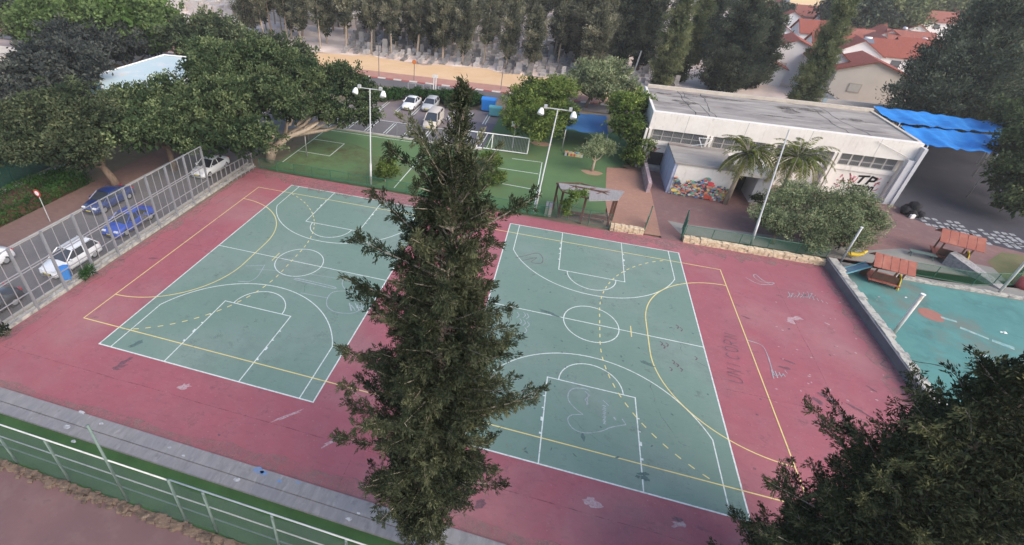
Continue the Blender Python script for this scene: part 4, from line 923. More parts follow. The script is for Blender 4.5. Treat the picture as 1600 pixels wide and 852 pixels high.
# ================================================================== MAIN BUILDING
O=(24,46,0);root=empty('school_building',O,'long whitewashed flat-roofed block with barred windows behind the palms','building')
BX0,BX1,BY0,BY1,BH=12.0,36.7,41.0,52.0,6.35
def P_(nm,mt,f,par=root,bevel=0): b=MB(O);f(b);return b.build(nm,mt,par,bevel=bevel)
P_('wall',M['cwall'],lambda b:(b.box(BX0+.25,BY0+.55,-.1,BX1-.3,BY1-.2,BH-.36)))
P_('fascia',M['cwall'],lambda b:b.box(BX0,BY0-.1,4.5,BX1,BY0+.54,BH-.005))
P_('left_fascia',M['cwall'],lambda b:b.box(BX0-.02,BY0+.545,5.0,BX0+.24,BY1,BH-.003))
P_('roof',M['rooffelt'],lambda b:b.box(BX0+.242,BY0+.545,BH-.35,BX1-.32,BY1-.35,BH-.08))
P_('parapet',M['parapet'],lambda b:(b.box(BX0+.25,BY1-.345,BH-.5,BX1,BY1+.05,BH+.28)))
P_('right_parapet',M['parapet'],lambda b:b.box(BX1-.315,BY0+.545,BH-.5,BX1,BY1-.35,BH+.05))
P_('sill_band',M['cwall'],lambda b:b.box(BX0+.25,BY0+.15,2.75,BX1-.5,BY0+.545,3.2))
P_('lower_wall',M['cwall'],lambda b:b.box(BX0+.25,BY0+.3,-.1,BX1-.5,BY0+.54,2.745))
piers=[12.0,18.15,24.2,30.1,36.15]
for x in piers:
    P_('pier',M['cwall'],lambda b:b.box(x-.28,BY0-.28,-.1,x-.05,BY0+.16,4.495))
    P_('pier',M['cwall'],lambda b:b.box(x+.1,BY0-.24,-.1,x+.36,BY0+.16,4.495))
for i in range(4):
    a,e=piers[i]+.6,piers[i+1]-.45
    fo=P_('window',M['dark'],lambda b:b.box(a,BY0+.50,3.05,e,BY0+.548,4.7))
    n=int((e-a)/.95)
    bb=MB(O)
    for k in range(n+1):
        xx=a+(e-a)*k/n;bb.box(xx-.04,BY0+.3,3.03,xx+.04,BY0+.38,4.74)
    bb.box(a,BY0+.3,3.7,e,BY0+.36,3.76);bb.build('window_frame',M['cwall'],fo)
    bb=MB(O)
    for k in range(int((e-a)/.16)):
        xx=a+.08+k*.16;bb.beam((xx,BY0+.22,3.05),(xx,BY0+.22,4.72),.018)
    bb.build('bars',M['whitepaint'] if i==3 else M['steel'],fo)
    if i<3:
        bb=MB(O);bb.box(a+.02,BY0+.40,3.06,e-.02,BY0+.42,4.7);bb.build('pane',surf('hazy_window',(.20,.20,.20),.4),fo)
# right wing wall
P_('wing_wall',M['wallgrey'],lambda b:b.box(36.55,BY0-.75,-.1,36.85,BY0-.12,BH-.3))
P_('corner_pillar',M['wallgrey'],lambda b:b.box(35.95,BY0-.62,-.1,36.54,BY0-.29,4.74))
P_('drain_pipe',M['steel'],lambda b:(b.tube([(36.95,BY0-.4,0),(36.95,BY0-.4,5.8)],.06,8),b.tube([(32.8,BY0-.25,6.1),(35.95,BY0-.3,4.9)],.035,6)))
# TP graffiti
b=MB(O);rr=random.Random(40)
for (cx_,cy_,rx,ry) in ((29,49.3,3.2,.8),(33,47.0,2.2,.6),(20,49.8,3.5,.5),(16,46.5,1.4,1.0),(25,45.0,2.0,.35),(27,48,1.2,1.4),(14,49.5,1.2,.5)):
    b.sheet([(cx_+rx*rr.uniform(.55,1.2)*math.cos(t),cy_+ry*rr.uniform(.5,1.2)*math.sin(t)) for t in np.linspace(0,2*PI,22)[:-1]],BH-.076+cx_*.0001)
b.build('roof_stains',dustmat('roof_stain',(.07,.06,.055),.8,.35,.6,.8),root)
b=MB(O)
for k in range(5):
    x=rr.uniform(13,35);pts=[(x,BY0+.8)]
    for j in range(9): pts.append((pts[-1][0]+rr.uniform(-.5,.25),pts[-1][1]+1.05))
    b.strip(pts,.07,BH-.0725+k*.0002,jit=.8)
b.build('roof_cracks',M['dark'],root)
b=MB(O)
for x in (15.6,21.3,27.2,33.2): b.box(x-.012,BY0-.104,4.5,x+.012,BY0-.1005,BH-.02)
b.build('panel_joints',M['darkconc'],root)
gb=MB(O)
def wst(P,w_=.09,Y=None,m=None):
    Y=BY0+.27 if Y is None else Y
    P=[np.array(p,float) for p in P]
    for a,c in zip(P,P[1:]):
        d=c-a;d/=np.linalg.norm(d)+1e-9;nn=np.array([-d[1],d[0]])*w_;a2=a-d*w_*.5;c2=c+d*w_*.5
        (m or gb).add([(q[0],Y,q[1]) for q in (a2-nn,c2-nn,c2+nn,a2+nn)]+[(q[0],Y+.02,q[1]) for q in (a2-nn,c2-nn,c2+nn,a2+nn)],[(0,1,2,3),(7,6,5,4),(0,4,5,1),(1,5,6,2),(2,6,7,3),(3,7,4,0)])
X0=33.2;wst([(X0,2.25),(X0+.9,2.35)],.1);wst([(X0+.45,2.3),(X0+.25,1.55)],.1);wst([(X0+.95,1.5),(X0+1.15,2.35),(X0+1.6,2.2),(X0+1.5,1.9),(X0+1.05,1.85)],.1)
for k in range(5): wst([(X0-.1+k*.38,.8),(X0+.02+k*.38,1.28),(X0+.2+k*.38,1.25),(X0+.16+k*.38,.8)],.065)
gb.build('black_graffiti',M['black'],root)
gp2=MB(O);rr=random.Random(9)
for k in range(26):
    x=rr.choice((rr.uniform(31.6,33.0),rr.uniform(34.9,36.0),rr.uniform(12.5,14.2)));zz=rr.uniform(.9,2.3)
    wst([(x,zz),(x+rr.uniform(-.3,.3),zz+rr.uniform(-.4,.4)),(x+rr.uniform(-.2,.4),zz+rr.uniform(-.3,.3))],.045,BY0+.28,gp2)
gp2.build('pink_graffiti',surf('pink_spray',(.60,.22,.25),.8),root)
# annex
O=(18,37.8,0);root=empty('annex_building',O,'small flat-roofed annex with a bright graffiti mural in front of the long white block','building')
P_('side_wall',surf('bluish_shade_side_wall',(.36,.40,.52),.85,[((.22,.23,.30),1.2,.5,.68,.8,(2,2,.5)),((.5,.5,.58),.7,.5,.7,.6)]),lambda b:b.box(14.35,34.95,-.1,14.6,41.0,3.2),root)  # bluish base colour paints the shade onto this left-facing wall
P_('front_wall',M['cwall'],lambda b:b.box(14.601,34.9,-.1,19.95,35.15,3.2),root)
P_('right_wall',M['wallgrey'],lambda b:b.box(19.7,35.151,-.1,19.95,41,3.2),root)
P_('roof',M['rooffelt'],lambda b:b.box(14.3,34.8,3.202,20.0,40.7,3.36),root)
P_('entrance_canopy',M['cwall'],lambda b:b.box(19.955,35.3,2.75,23.6,40.7,3.05),root)
P_('entrance_recess',M['dark'],lambda b:b.box(19.96,38.4,-.05,22.2,38.6,2.745),root)
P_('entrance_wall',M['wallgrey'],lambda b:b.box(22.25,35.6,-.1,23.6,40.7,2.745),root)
rr=random.Random(14);b=MB(O);cols=[]
pal=[(.50,.08,.07),(.10,.22,.42),(.62,.45,.12),(.05,.05,.07),(.15,.32,.30),(.60,.35,.30),(.60,.60,.55),(.30,.30,.34),(.65,.22,.12),(.16,.38,.2)]
for k in range(820):
    x=14.75+rr.random()**.95*5.0;lim=1.7+.35*math.sin(x*1.9)+.25*math.sin(x*4.3+1);zz=rr.uniform(.08,max(.5,lim));s=rr.uniform(.05,.2)
    n=7;Y=34.899-.0004*k-.002;pts=[(x+s*rr.uniform(.6,1.3)*math.cos(2*PI*i/n),Y,max(.02,zz+s*.7*rr.uniform(.6,1.3)*math.sin(2*PI*i/n))) for i in range(n)]
    b.add(pts,[tuple(range(n))]);cols.append(pal[rr.randrange(len(pal))])
for (x,zz,s,c_) in ((18.0,1.75,.33,(.60,.06,.07)),(18.3,1.6,.2,(.65,.1,.1)),(18.1,.35,.4,(.5,.08,.05)),(15.1,1.35,.3,(.06,.06,.09)),(14.95,.55,.28,(.65,.5,.12))):
    k+=1;n=9;Y=34.899-.0004*k-.002;b.add([(x+s*rr.uniform(.7,1.3)*math.cos(2*PI*i/n),Y,zz+s*.7*rr.uniform(.7,1.2)*math.sin(2*PI*i/n)) for i in range(n)],[tuple(range(n))]);cols.append(c_)
coloured('mural',b.mesh('mural'),cols,root,bm_)
# low graffiti wall + alcove
root=empty('low_wall',(12.6,37.5,0),'low pinkish graffiti-covered wall left of the annex alcove','wall');O=(12.6,37.5,0)
b=MB(O);b.box(12.35,34.2,-.1,12.7,40.9,1.1);b.build('wall',surf('pink_grey_wall',(.36,.26,.27),.85,[((.55,.50,.50),2.5,.5,.6,.8),((.2,.14,.16),1.5,.5,.65,.7)]),root,bevel=.02)
root=empty('storage_hatch',(13.6,40.7,0),'dark arched opening with graffiti at the foot of the white block','opening');O=(13.6,40.7,0)
b=MB(O);b.box(12.9,40.95,.5,14.3,41.22,1.9);b.build('recess',M['dark'],root)
b=MB(O);b.box(12.8,40.2,-.05,14.3,40.94,.5);b.build('step',M['concrete'],root)
root=empty('antenna_bracket',(17.4,40.4,3.36),'bent white metal bracket lying on the annex roof against the windows','bracket')
b=MB();b.beam((-.8,0,.05),(.5,-.3,.5),.04);b.beam((.5,-.3,.5),(1.0,.1,1.0),.04);b.beam((1.0,.1,1.0),(-.3,.2,.9),.04);b.beam((-.3,.2,.9),(.2,-.2,.05),.04);b.build('frame',M['whitepaint'],root)
root=empty('rubbish_pile',(37.4,38.6,0),'black rubbish bags heaped at the right corner of the white block','rubbish bags')
rng=np.random.default_rng(4)
for k,(x,y,s) in enumerate(((-.3,0,.5),(.4,.25,.55),(.05,-.45,.42),(.75,-.35,.4),(.2,.7,.5),(.3,.2,.5))):
    bmv=MB();vs=[];fs=[];nu,nv=9,7;ph=rng.uniform(0,6,4)
    for j in range(nv+1):
        for i in range(nu):
            th=PI*j/nv;t=2*PI*i/nu;r_=s*(1+.18*math.sin(3*t+ph[0]+j)+.12*math.cos(5*t+ph[1]));vs.append((x+r_*math.sin(th)*math.cos(t),y+r_*math.sin(th)*math.sin(t),s*.75+(.5 if k==5 else 0)+r_*.8*math.cos(th)))
    for j in range(nv):
        for i in range(nu): fs.append((j*nu+i,(j+1)*nu+i,(j+1)*nu+(i+1)%nu,j*nu+(i+1)%nu))
    bmv.add(vs,fs);bmv.build('bag',M['black'],root,smooth=True)
b=MB();b.obox((-.1,-.9,.2),(.2,.02,.02),(0,.15,0),(0,0,.2));b.build('white_sack',M['whitepaint'],root,bevel=.05)
# ================================================================== BLUE SHADES
def cloth(name,label,corners,nx,ny,mat,sag,wavef,thick=0.0,cat='shade canopy',posts=True):
    c=np.mean(corners,0);root=empty(name,(c[0],c[1],0),label,cat);A_,B_,C_,D_=[np.array(q,float)-[c[0],c[1],0] for q in corners]
    vs=[];fs=[]
    for j in range(ny+1):
        for i in range(nx+1):
            u=i/nx;v=j/ny;p=(A_*(1-u)+B_*u)*(1-v)+(D_*(1-u)+C_*u)*v
            p=p+[0,0,-sag*math.sin(PI*v)*(.6+.4*math.sin(u*wavef))+.05*math.sin(u*wavef*3+v*5)+.04*math.sin(v*17+u*9)]
            if j in (0,ny): p=p+[0,.25*math.sin(u*wavef*2),0]
            vs.append(tuple(p))
    for j in range(ny):
        for i in range(nx): a=j*(nx+1)+i;fs.append((a,a+1,a+nx+2,a+nx+1))
    b=MB();b.add(vs,fs);b.build('cloth',mat,root,smooth=True)
    if posts:
        for q in (A_,B_,C_,D_):
            b=MB();b.tube([(q[0],q[1],-.05),(q[0],q[1],q[2])],.06,8);b.build('post',M['steel'],root,smooth=True)
    return root
z5=5.0
q=[G(1450,228,z5),G(1560,240,z5),G(1566,212,z5),G(1408,196,z5)]
cloth('shade_canopy','bright blue sagging shade cloth, the nearer of two beside the white block roof',q,40,12,M['blueshade'],.5,14)
q=[G(1406,193,z5+.2),G(1566,209,z5+.2),G(1572,193,z5+.2),G(1366,166,z5+.2)]
cloth('shade_canopy','bright blue wrinkled shade cloth, the farther of two beside the white block roof',q,44,12,M['blueshade'],.45,18)
q=[G(884,203,2.6),G(950,210,2.6),G(948,181,2.6),G(886,175,2.6)]
cloth('tarpaulin_roof','dull blue tarpaulin roof between the bright green tree and the building',q,12,8,M['bluetarp'],.15,5,cat='tarpaulin')
q=[G(415,205,3.2),G(475,200,3.2),G(478,178,3.2),G(425,180,3.2)]
cloth('shade_roof','grey-blue shade roof glimpsed beneath the broad forked tree',q,10,6,surf('grey_blue_cloth',(.12,.15,.20),.8),.1,4)
# ================================================================== PLAYGROUND
def playhouse(label,x,y,rz,s=1.0):
    root=empty('playhouse',(x,y,0),label,'playhouse',rz=R(rz))
    for px_,py_ in ((-.8,-.6),(.8,-.6),(.8,.6),(-.8,.6)):
        b=MB();b.box(px_*s-.05,py_*s-.05,-.02,px_*s+.05,py_*s+.05,1.75*s);b.build('post',M['woodbrown'],root)
    b=MB()
    for k in range(9): b.box(-1.0*s+k*.22*s,-.85*s,.32*s,-.8*s+k*.22*s,.85*s,.38*s)
    b.build('deck',M['redplank'],root)
    for sgn in (-1,1):
        b=MB()
        for k in range(5):
            x0=-1.25*s+k*.5*s;b.add([(x0,0,2.25*s),(x0+.47*s,0,2.25*s),(x0+.47*s,sgn*1.05*s,1.6*s),(x0,sgn*1.05*s,1.6*s),(x0,0,2.2*s),(x0+.47*s,0,2.2*s),(x0+.47*s,sgn*1.05*s,1.55*s),(x0,sgn*1.05*s,1.55*s)],[(0,1,2,3),(7,6,5,4),(0,4,5,1),(1,5,6,2),(2,6,7,3),(3,7,4,0)])
        b.build('roof_panel',M['redplank'],root)
    b=MB();b.box(-.8*s,-.62*s,.4*s,.8*s,-.57*s,.95*s);b.box(.76*s,-.6*s,.4*s,.81*s,.1*s,.95*s);b.build('side_panel',M['woodbrown'],root)
    b=MB()
    for k in range(3): b.tube([(.95*s,-.75*s+k*.2*s,.0),(.75*s,-.6*s+k*.2*s,1.1*s)],.045*s,6)
    b.build('climbing_bars',M['yellow'],root)
    return root
c=G(1375,440);playhouse('playhouse with red plank gable roof and yellow bars standing on the teal ground',c[0],c[1],-14,1.02)
c=G(1482,408);playhouse('playhouse with red plank roof behind the thin green fence beside the lawn',c[0],c[1]+.4,-18,1.12)
c=G(1345,428);root=empty('slide',(c[0]-.1,c[1]-.2,0),'small grey-blue slide leading off the nearer red-roofed playhouse','slide',rz=R(195))
b=MB();b.add([(-.1,-.3,1.0),(-.1,.3,1.0),(1.7,.3,.12),(1.7,-.3,.12),(-.1,-.3,.94),(-.1,.3,.94),(1.7,.3,.06),(1.7,-.3,.06)],[(0,1,2,3),(7,6,5,4),(0,4,5,1),(1,5,6,2),(2,6,7,3),(3,7,4,0)]);b.build('chute',surf('grey_blue_plastic',(.20,.30,.36),.5),root)
for s in (-1,1):
    b=MB();b.beam((-.1,s*.32,1.1),(1.7,s*.32,.2),.05);b.build('side_rail',M['tealplastic'],root)
b=MB();b.box(-.15,-.25,0,-.08,.25,.95);b.build('support',M['woodbrown'],root)
c=G(1330,404);root=empty('spring_rider',(c[0],c[1],0),'yellow spring rider toy beside the thin grey pole','spring rider')
b=MB();b.tube([(.1*math.cos(t),.1*math.sin(t),.02+t*.012) for t in np.linspace(0,26,60)],.02,5);b.build('spring',M['steel'],root)
b=MB();b.tube([(-.65,0,.5),(-.3,0,.42),(.2,0,.42),(.55,0,.62),(.75,0,.95)],[.08,.17,.18,.14,.07],8);b.build('seat_body',M['yellow'],root,smooth=True)
b=MB();b.beam((.45,-.3,.85),(.45,.3,.85),.04);b.beam((-.2,-.4,.3),(-.2,.4,.3),.04);b.build('handles',M['yellow'],root)
c=G(1310,388);root=empty('toddler_rocker',(c[0],c[1],0),'small pink and black play seat at the edge of the olive tree','play equipment')
b=MB();b.tube([(0,0,0),(0,0,.5)],.08,8);b.build('stem',M['dark'],root);b=MB();b.tube([(-.35,0,.55),(.35,0,.6)],.2,10);b.build('seat',surf('pink_plastic',(.55,.25,.25),.5),root,smooth=True)
c=G(1455,405);root=empty('metal_bench',(c[0]-.8,c[1],0),'low grey metal frame bench left of the farther playhouse','bench',rz=R(-10))
b=MB()
for k in range(4): b.box(-.9,-.25+k*.14,.44,.9,-.15+k*.14,.47)
b.build('seat',M['greygreen'],root)
for x in (-.75,.75):
    b=MB();b.beam((x,-.3,0),(x,0,.44),.04);b.beam((x,.3,0),(x,0,.44),.04);b.build('leg',M['greygreen'],root)
c=G(1508,425);root=empty('climbing_ramp',(c[0],c[1],0),'grey cobbled climbing ramp descending from the farther playhouse','ramp',rz=R(-50))
b=MB();b.add([(-1.4,-.5,1.1),(-1.4,.5,1.1),(2.4,.5,.08),(2.4,-.5,.08),(-1.4,-.5,.0),(-1.4,.5,0),(2.4,.5,0),(2.4,-.5,0)],[(0,3,2,1),(4,5,6,7),(0,1,5,4),(1,2,6,5),(2,3,7,6),(3,0,4,7)]);b.build('ramp_body',surf('cobble_grey',(.30,.29,.29),.9,[((.17,.165,.17),5,.45,.6,.8)],.8,14),root)
c=G(1597,448);root=empty('play_boulder',(c[0]+.5,c[1],0),'dark red rounded play shape at the right border','play equipment')
b=MB();b.tube([(-.5,0,.0),(-.5,0,.3),(-.45,0,.65),(-.4,0,.8)],[.7,.75,.5,.1],12);b.build('shell',surf('dull_red_plastic',(.3,.06,.06),.6),root,smooth=True)
for i,(px_,py_,l) in enumerate(((1567,520,'white crumpled litter on the teal ground, the largest piece'),(1538,557,'pale litter strip on the teal ground nearer the cypress'),(1412,466,'tiny white scrap on the teal ground beside the off-white pole'),(1552,566,'cream scrap of litter just above the near cypress crown'))):
    c=G(px_,py_);root=empty('litter',(c[0],c[1],0),l,'litter');rr=random.Random(i);b=MB()
    for k in range(3 if i!=2 else 1):
        x,y=rr.uniform(-.2,.2),rr.uniform(-.12,.12);s=rr.uniform(.07,.15) if i!=2 else .08;b.add([(x-s,y-s*.5,.01),(x+s,y-s*.4,.03),(x+s*.8,y+s*.5,.01),(x-s*.7,y+s*.6,.05),(x,y,.09)],[(0,1,4),(1,2,4),(2,3,4),(3,0,4),(3,2,1,0)])
    b.build('scrap',M['whitepaint'],root)
# ================================================================== BUILDINGS LEFT
O=(-52,40,0);root=empty('school_hall',O,'building with a pale blue flat roof among the trees on the left','building')
A1=G(158,118,5);A2=G(256,88,5);A3=G(296,92,5);A4=G(300,118,5);A5=G(250,150,5);A6=G(165,142,5)
poly=[tuple(q[:2]) for q in (A6,A5,A4,A3,A2,A1)]
b=MB(O);b.prism(poly,-.1,4.75);b.build('wall',M['cream'],root)
b=MB(O);cc=np.mean(poly,0);poly2=[tuple(np.array(p)+(np.array(p)-cc)/np.linalg.norm(np.array(p)-cc)*.3) for p in poly];b.prism(poly2,4.752,5.0);b.build('roof',M['lightblue'],root)
b=MB(O)
for i in range(6): b.beam((*poly2[i],5.1),(*poly2[(i+1)%6],5.1),.12)
b.build('roof_edge',M['whitepaint'],root)
O=(-54,28,0);root=empty('entrance_block',O,'lower block with a pale turquoise roof in front of the pale blue roof','building')
pp=[tuple(G(x,y,3.6)[:2]) for x,y in ((120,142),(185,150),(182,133),(150,127))]
b=MB(O);b.prism(pp,-.1,3.4);b.build('wall',M['cwall'],root);b=MB(O);b.prism(pp,3.402,3.6);b.build('roof',surf('pale_turquoise_roof',(.38,.58,.60),.7),root)
g0=G(10,115,0);O=(g0[0],g0[1],0);root=empty('apartment_house',(-83,46,0),'pale stone house with a balcony at the left border','building')
O=(-83,46,0);cx0,cy0=-84,46
c=G(26,84,8);b=MB(O);b.box(c[0]-12,c[1]-1,-.1,c[0]-1.2,c[1]+2.5,7.6);b.build('wall',M['cwall'],root)
b=MB(O);b.box(c[0]-12,c[1]-2.4,6.0,c[0]+.2,c[1]+2.7,6.5);b.build('balcony',M['parapet'],root)
b=MB(O);b.box(c[0]-12.2,c[1]-1.2,7.602,c[0]-.9,c[1]+2.8,7.8);b.build('roof',M['parapet'],root)
b=MB(O);b.box(c[0]-4,c[1]-1.04,4,c[0]-2,c[1]-1.002,5.6);b.build('window',M['glasswin'],root)
# ================================================================== RED-ROOFED HOUSES
def house(label,px,py,w_,d,rz=0,ze=5.4,zr=7.2,gable='y',wall='housewhite',roof='redroof',tank=True,seed=0,win=1):
    c=G(px,py,ze);root=empty('house',(c[0],c[1],0),label,'house',rz=R(rz));rr=random.Random(seed)
    hw,hd=w_/2,d/2
    # gable faces -y (ridge along y)
    b=MB();b.add([(-hw,-hd,-.1),(hw,-hd,-.1),(hw,hd,-.1),(-hw,hd,-.1),(-hw,-hd,ze),(hw,-hd,ze),(hw,hd,ze),(-hw,hd,ze),(0,-hd,zr-.12),(0,hd,zr-.12)],[(0,1,5,8,4),(1,2,6,5),(2,3,7,9,6),(3,0,4,7),(4,8,9,7),(8,5,6,9)]);wo=b.build('wall',M[wall],root)
    ov=.45
    for s in (-1,1):
        e=zr-(zr-ze)*(hw+ov)/hw;b=MB();v=[(0,-hd-ov,zr),(0,hd+ov,zr),(s*(hw+ov),hd+ov,e),(s*(hw+ov),-hd-ov,e)];b.add(v+[(x,y,z-.16) for x,y,z in v],[(0,1,2,3),(7,6,5,4),(0,4,5,1),(1,5,6,2),(2,6,7,3),(3,7,4,0)]);b.build('roof',M[roof],root)
    for k in range(win):
        x=-hw*.3+k*hw*.7;b=MB();b.box(x-.9,-hd-.06,2.2+k*.3,x+.9,-hd+.01,3.6+k*.3);o=b.build('window',M['parapet'],root)
        b=MB();b.box(x-.75,-hd-.09,2.35+k*.3,x+.75,-hd-.065,3.45+k*.3);b.build('pane',M['glasswin'] if k else surf('pale_shutter',(.6,.57,.52),.6),o)
    b=MB();b.box(-hw-.05,-1,2.4,-hw+.01,.6,3.7);b.build('window',M['glasswin'],root)
    if tank:
        x,y=rr.uniform(.15,.5)*hw,rr.uniform(-.3,.5)*hd;s_=(zr-ze)/hw;zz=zr-abs(x)*s_
        b=MB();b.tube([(x-.6,y,zz+.75),(x+.6,y,zz+.75)],.3,10);b.build('water_tank',M['whitepaint'],root,smooth=True)
        b=MB();b.add([(x-.9,y-.3,zz+.75),(x+.9,y-.3,zz+.75),(x+.9,y-1.7,zz+.15),(x-.9,y-1.7,zz+.15),(x-.9,y-.3,zz+.68),(x+.9,y-.3,zz+.68),(x+.9,y-1.7,zz+.08),(x-.9,y-1.7,zz+.08)],[(0,1,2,3),(7,6,5,4),(0,4,5,1),(1,5,6,2),(2,6,7,3),(3,7,4,0)]);b.build('solar_panel',surf('solar_glass',(.16,.17,.20),.3),root)
    return root
house('cream house with a broad gable wall and framed window, nearest behind the white block',1352,104,9.5,9,-8,5.6,7.3,wall='housewall',tank=False,seed=1)
house('narrow red-roofed house with a bluish shaded side wall right of the big cypress',1296,90,5.2,8,-8,6.0,7.8,wall='housewhite',tank=False,seed=2,win=0)
house('white gabled house directly left of the big cypress',1237,72,8.5,8,-8,6.0,7.8,seed=3,tank=False)
house('low red-roofed house behind the roof edge at the left foot of the big cypress',1192,98,7,6,-8,3.2,4.6,roof='redroof2',seed=4,win=0,tank=False)
hl=[(1335,78,8,6,'redroof','first house behind the cream gabled house, with its white tank'),(1392,82,7.5,7,'redroof','red-roofed house touching the left edge of the huge conifer'),
(1322,62,8.5,7,'redroof2','house with a wide brownish-red roof in the second row right of the cypress'),(1378,60,8.5,7,'redroof','red-roofed house in the second row with a gable toward the conifer'),(1415,66,8,7,'redroof2','brownish-red roofed house tucked against the conifer in the second row'),
(1275,48,8,7,'redroof','red-roofed house half behind the leaning top of the big cypress'),(1207,46,8.5,7,'redroof','red-roofed house farther left beside the grey-green conifer'),
(1345,46,8,7,'redroof2','brownish roofed house at the back right below the dark tree clump'),(1196,22,9,7,'redroof2','small distant red roof at the top left of the house cluster'),(1232,30,9,7,'redroof','distant red-roofed house with pale wall above the white gabled house'),
(1455,30,10,9,'redroof2','distant bluish-white house standing alone between the tree clumps'),(1492,24,9,8,'redroof','distant house with a bright red roof beside the huge conifer top'),(1592,62,10,9,'redroof','red-roofed house at the right border above the trees'),(1588,12,12,8,'redroof2','far orange-lit house in the upper right corner'),
(1300,72,7.5,7,'redroof','compact red-roofed house right beside the trunk side of the leaning cypress'),(1365,72,7,6,'redroof2','middle house of the second row behind the cream gabled house'),(1435,80,7,7,'redroof','red-roofed house whose left corner peeps out of the huge conifer'),
(1262,22,9,7,'redroof2','tiny pale house at the top just left of the leaning cypress'),(1218,12,10,7,'redroof','farthest small red roof in the top row left of the leaning cypress'),(1305,35,8,7,'redroof','small red-roofed house at the foot of the dark tree clump'),(1385,44,8,7,'redroof','red-roofed house at the foot of the olive-coloured tree clump'),
(1420,50,8,7,'redroof2','brownish roofed house between the olive clump and the huge conifer'),(1512,10,11,8,'redroof2','far pale house between hazy trees at the top edge'),(1560,30,10,8,'redroof2','house with a grey-lilac shaded roof left of the upper right corner')]
for i,(x,y,w_,d,rf,l) in enumerate(hl): house(l,x,y,w_*.98,d*1.2,-8+(i%3)*3+(90 if i%3 else 0),4.6,7.0,roof=rf,seed=10+i,win=i%2+1,tank=(i%2==0))
root=empty('courtyard_wall',(*G(1300,150,3)[:2],0),'white yard wall with a carport in front of the cream gabled house','wall')
c=G(1322,158,3);O=(c[0],c[1],0);root.location=O
b=MB(O);b.box(c[0]-6,c[1],-.1,c[0]+7,c[1]+.3,3.0);b.build('wall',M['housewall'],root);b=MB(O);b.box(c[0]-3,c[1]-.05,0,c[0]-2.4,c[1]-.005,3.05);b.build('pillar',M['lightblue'],root)
b=MB(O);b.box(c[0]-6,c[1]+.3,2.8,c[0]-1,c[1]+4,3.0);b.build('carport_roof',M['concrete'],root)
# ================================================================== TOMBSTONES
rr=random.Random(77);tm=[]
for k in range(5):
    b=MB();w_=rr.uniform(.8,1.05);h=[.6,.9,.45,1.2,.75][k]
    b.box(-w_/2,-1,-.05,w_/2,1,.42+.1*(k%3));b.box(-w_/2,1.001,-.05,w_/2,1.22,h+.45)
    if k in (1,3): b.box(-w_/2-.12,-1.1,-.05,w_/2+.12,-1.001,.15)
    tm.append(b.mesh('tombstone'))
n=0;rows=[79.5+i*2.9 for i in range(11)]
for y in rows:
    x=-42+rr.uniform(0,1.5)+ (y-79)*-.25
    while x<22+(y-79)*.1 and n<285:
        if rr.random()<.10: x+=1.2;continue
        o=obj('tombstone',tm[rr.randrange(5)],None,M['tomb']);o.location=(x,y+rr.uniform(-.15,.15)+1.2*math.sin(x*.3)+.5,0);o.rotation_euler=(0,0,R(rr.uniform(-4,4)));o.scale=(rr.uniform(.8,1.2),rr.uniform(.7,1.1),rr.uniform(.6,1.6))
        tag(o,'pale grey upright tombstone in the rows behind the orange sand strip','tombstone','tombstones in rows behind the sand strip');n+=1;x+=rr.uniform(1.5,2.4)
b=MB();
for k in range(3800):
    y=106+rr.random()**1.4*185;x=rr.uniform(-170,30+.3*(y-117));w_=rr.uniform(.5,1.0);b.box(x-w_,y-1,-.05,x+w_,y+1,rr.uniform(.9,2.8))
o=b.build('distant_tombstones',surf('far_tomb',(.55,.50,.47),.85,[((.36,.32,.31),.3,.4,.65,.8)]));tag(o,'pale mass of distant tombstones seen through the pine trunks','tombstones',None,'stuff')
# road furniture
def streetpole(label,x,y,h,mat,sign=None):
    root=empty('street_pole',(x,y,0),label,'pole');b=MB();b.tube([(0,0,0),(0,0,h)],.06,6);b.build('shaft',mat,root)
    if sign: b=MB();b.tube([(0,-.08,h-.1),(0,-.11,h-.1)],.38,12);b.build('sign_plate',sign,root)
    return root
streetpole('thin dark pole on the far pavement next to the broad forked tree',-28.5,65.3,5.5,M['darkconc'])
streetpole('pole with a round orange sign on the far pavement above the white saloon',-22.2,65.2,3.2,M['darkconc'],surf('orange_sign',(.6,.2,.06),.6))
streetpole('dark pole on the far pavement right of the tall conifer tip',-7.6,66.0,4.2,M['darkconc'])
root=empty('bus_stop_post',(-17.2,60.0,0),'white double post with railing at the near edge of the road','post');
b=MB();b.box(-.25,-.08,0,-.1,.08,2.3);b.box(.1,-.08,0,.25,.08,2.3);b.box(-.4,-.1,2.3,.4,.1,2.7);b.build('post',M['whitepaint'],root)
mesh_run('roadside_railing','pale metal railing at the near edge of the road beside the white double post',[(-21.5,59.8),(-17.8,59.9)],1.1,0,'lampsteel','greyscreen',1.2)
mesh_run('roadside_railing','pale metal railing right of the white double post along the road',[(-16.6,60.0),(-12.5,60.1)],1.1,0,'lampsteel','greyscreen',1.2)
root=empty('bare_pole',(16,60,0),'bare grey utility pole among the dark conifers','pole');c=G(985,130);root.location=(c[0],c[1],0)
b=MB();b.tube([(0,0,0),(.4,0,5.5)],.13,8);b.build('shaft',M['lampsteel'],root)
# ================================================================== TREES
rng=np.random.default_rng(1)
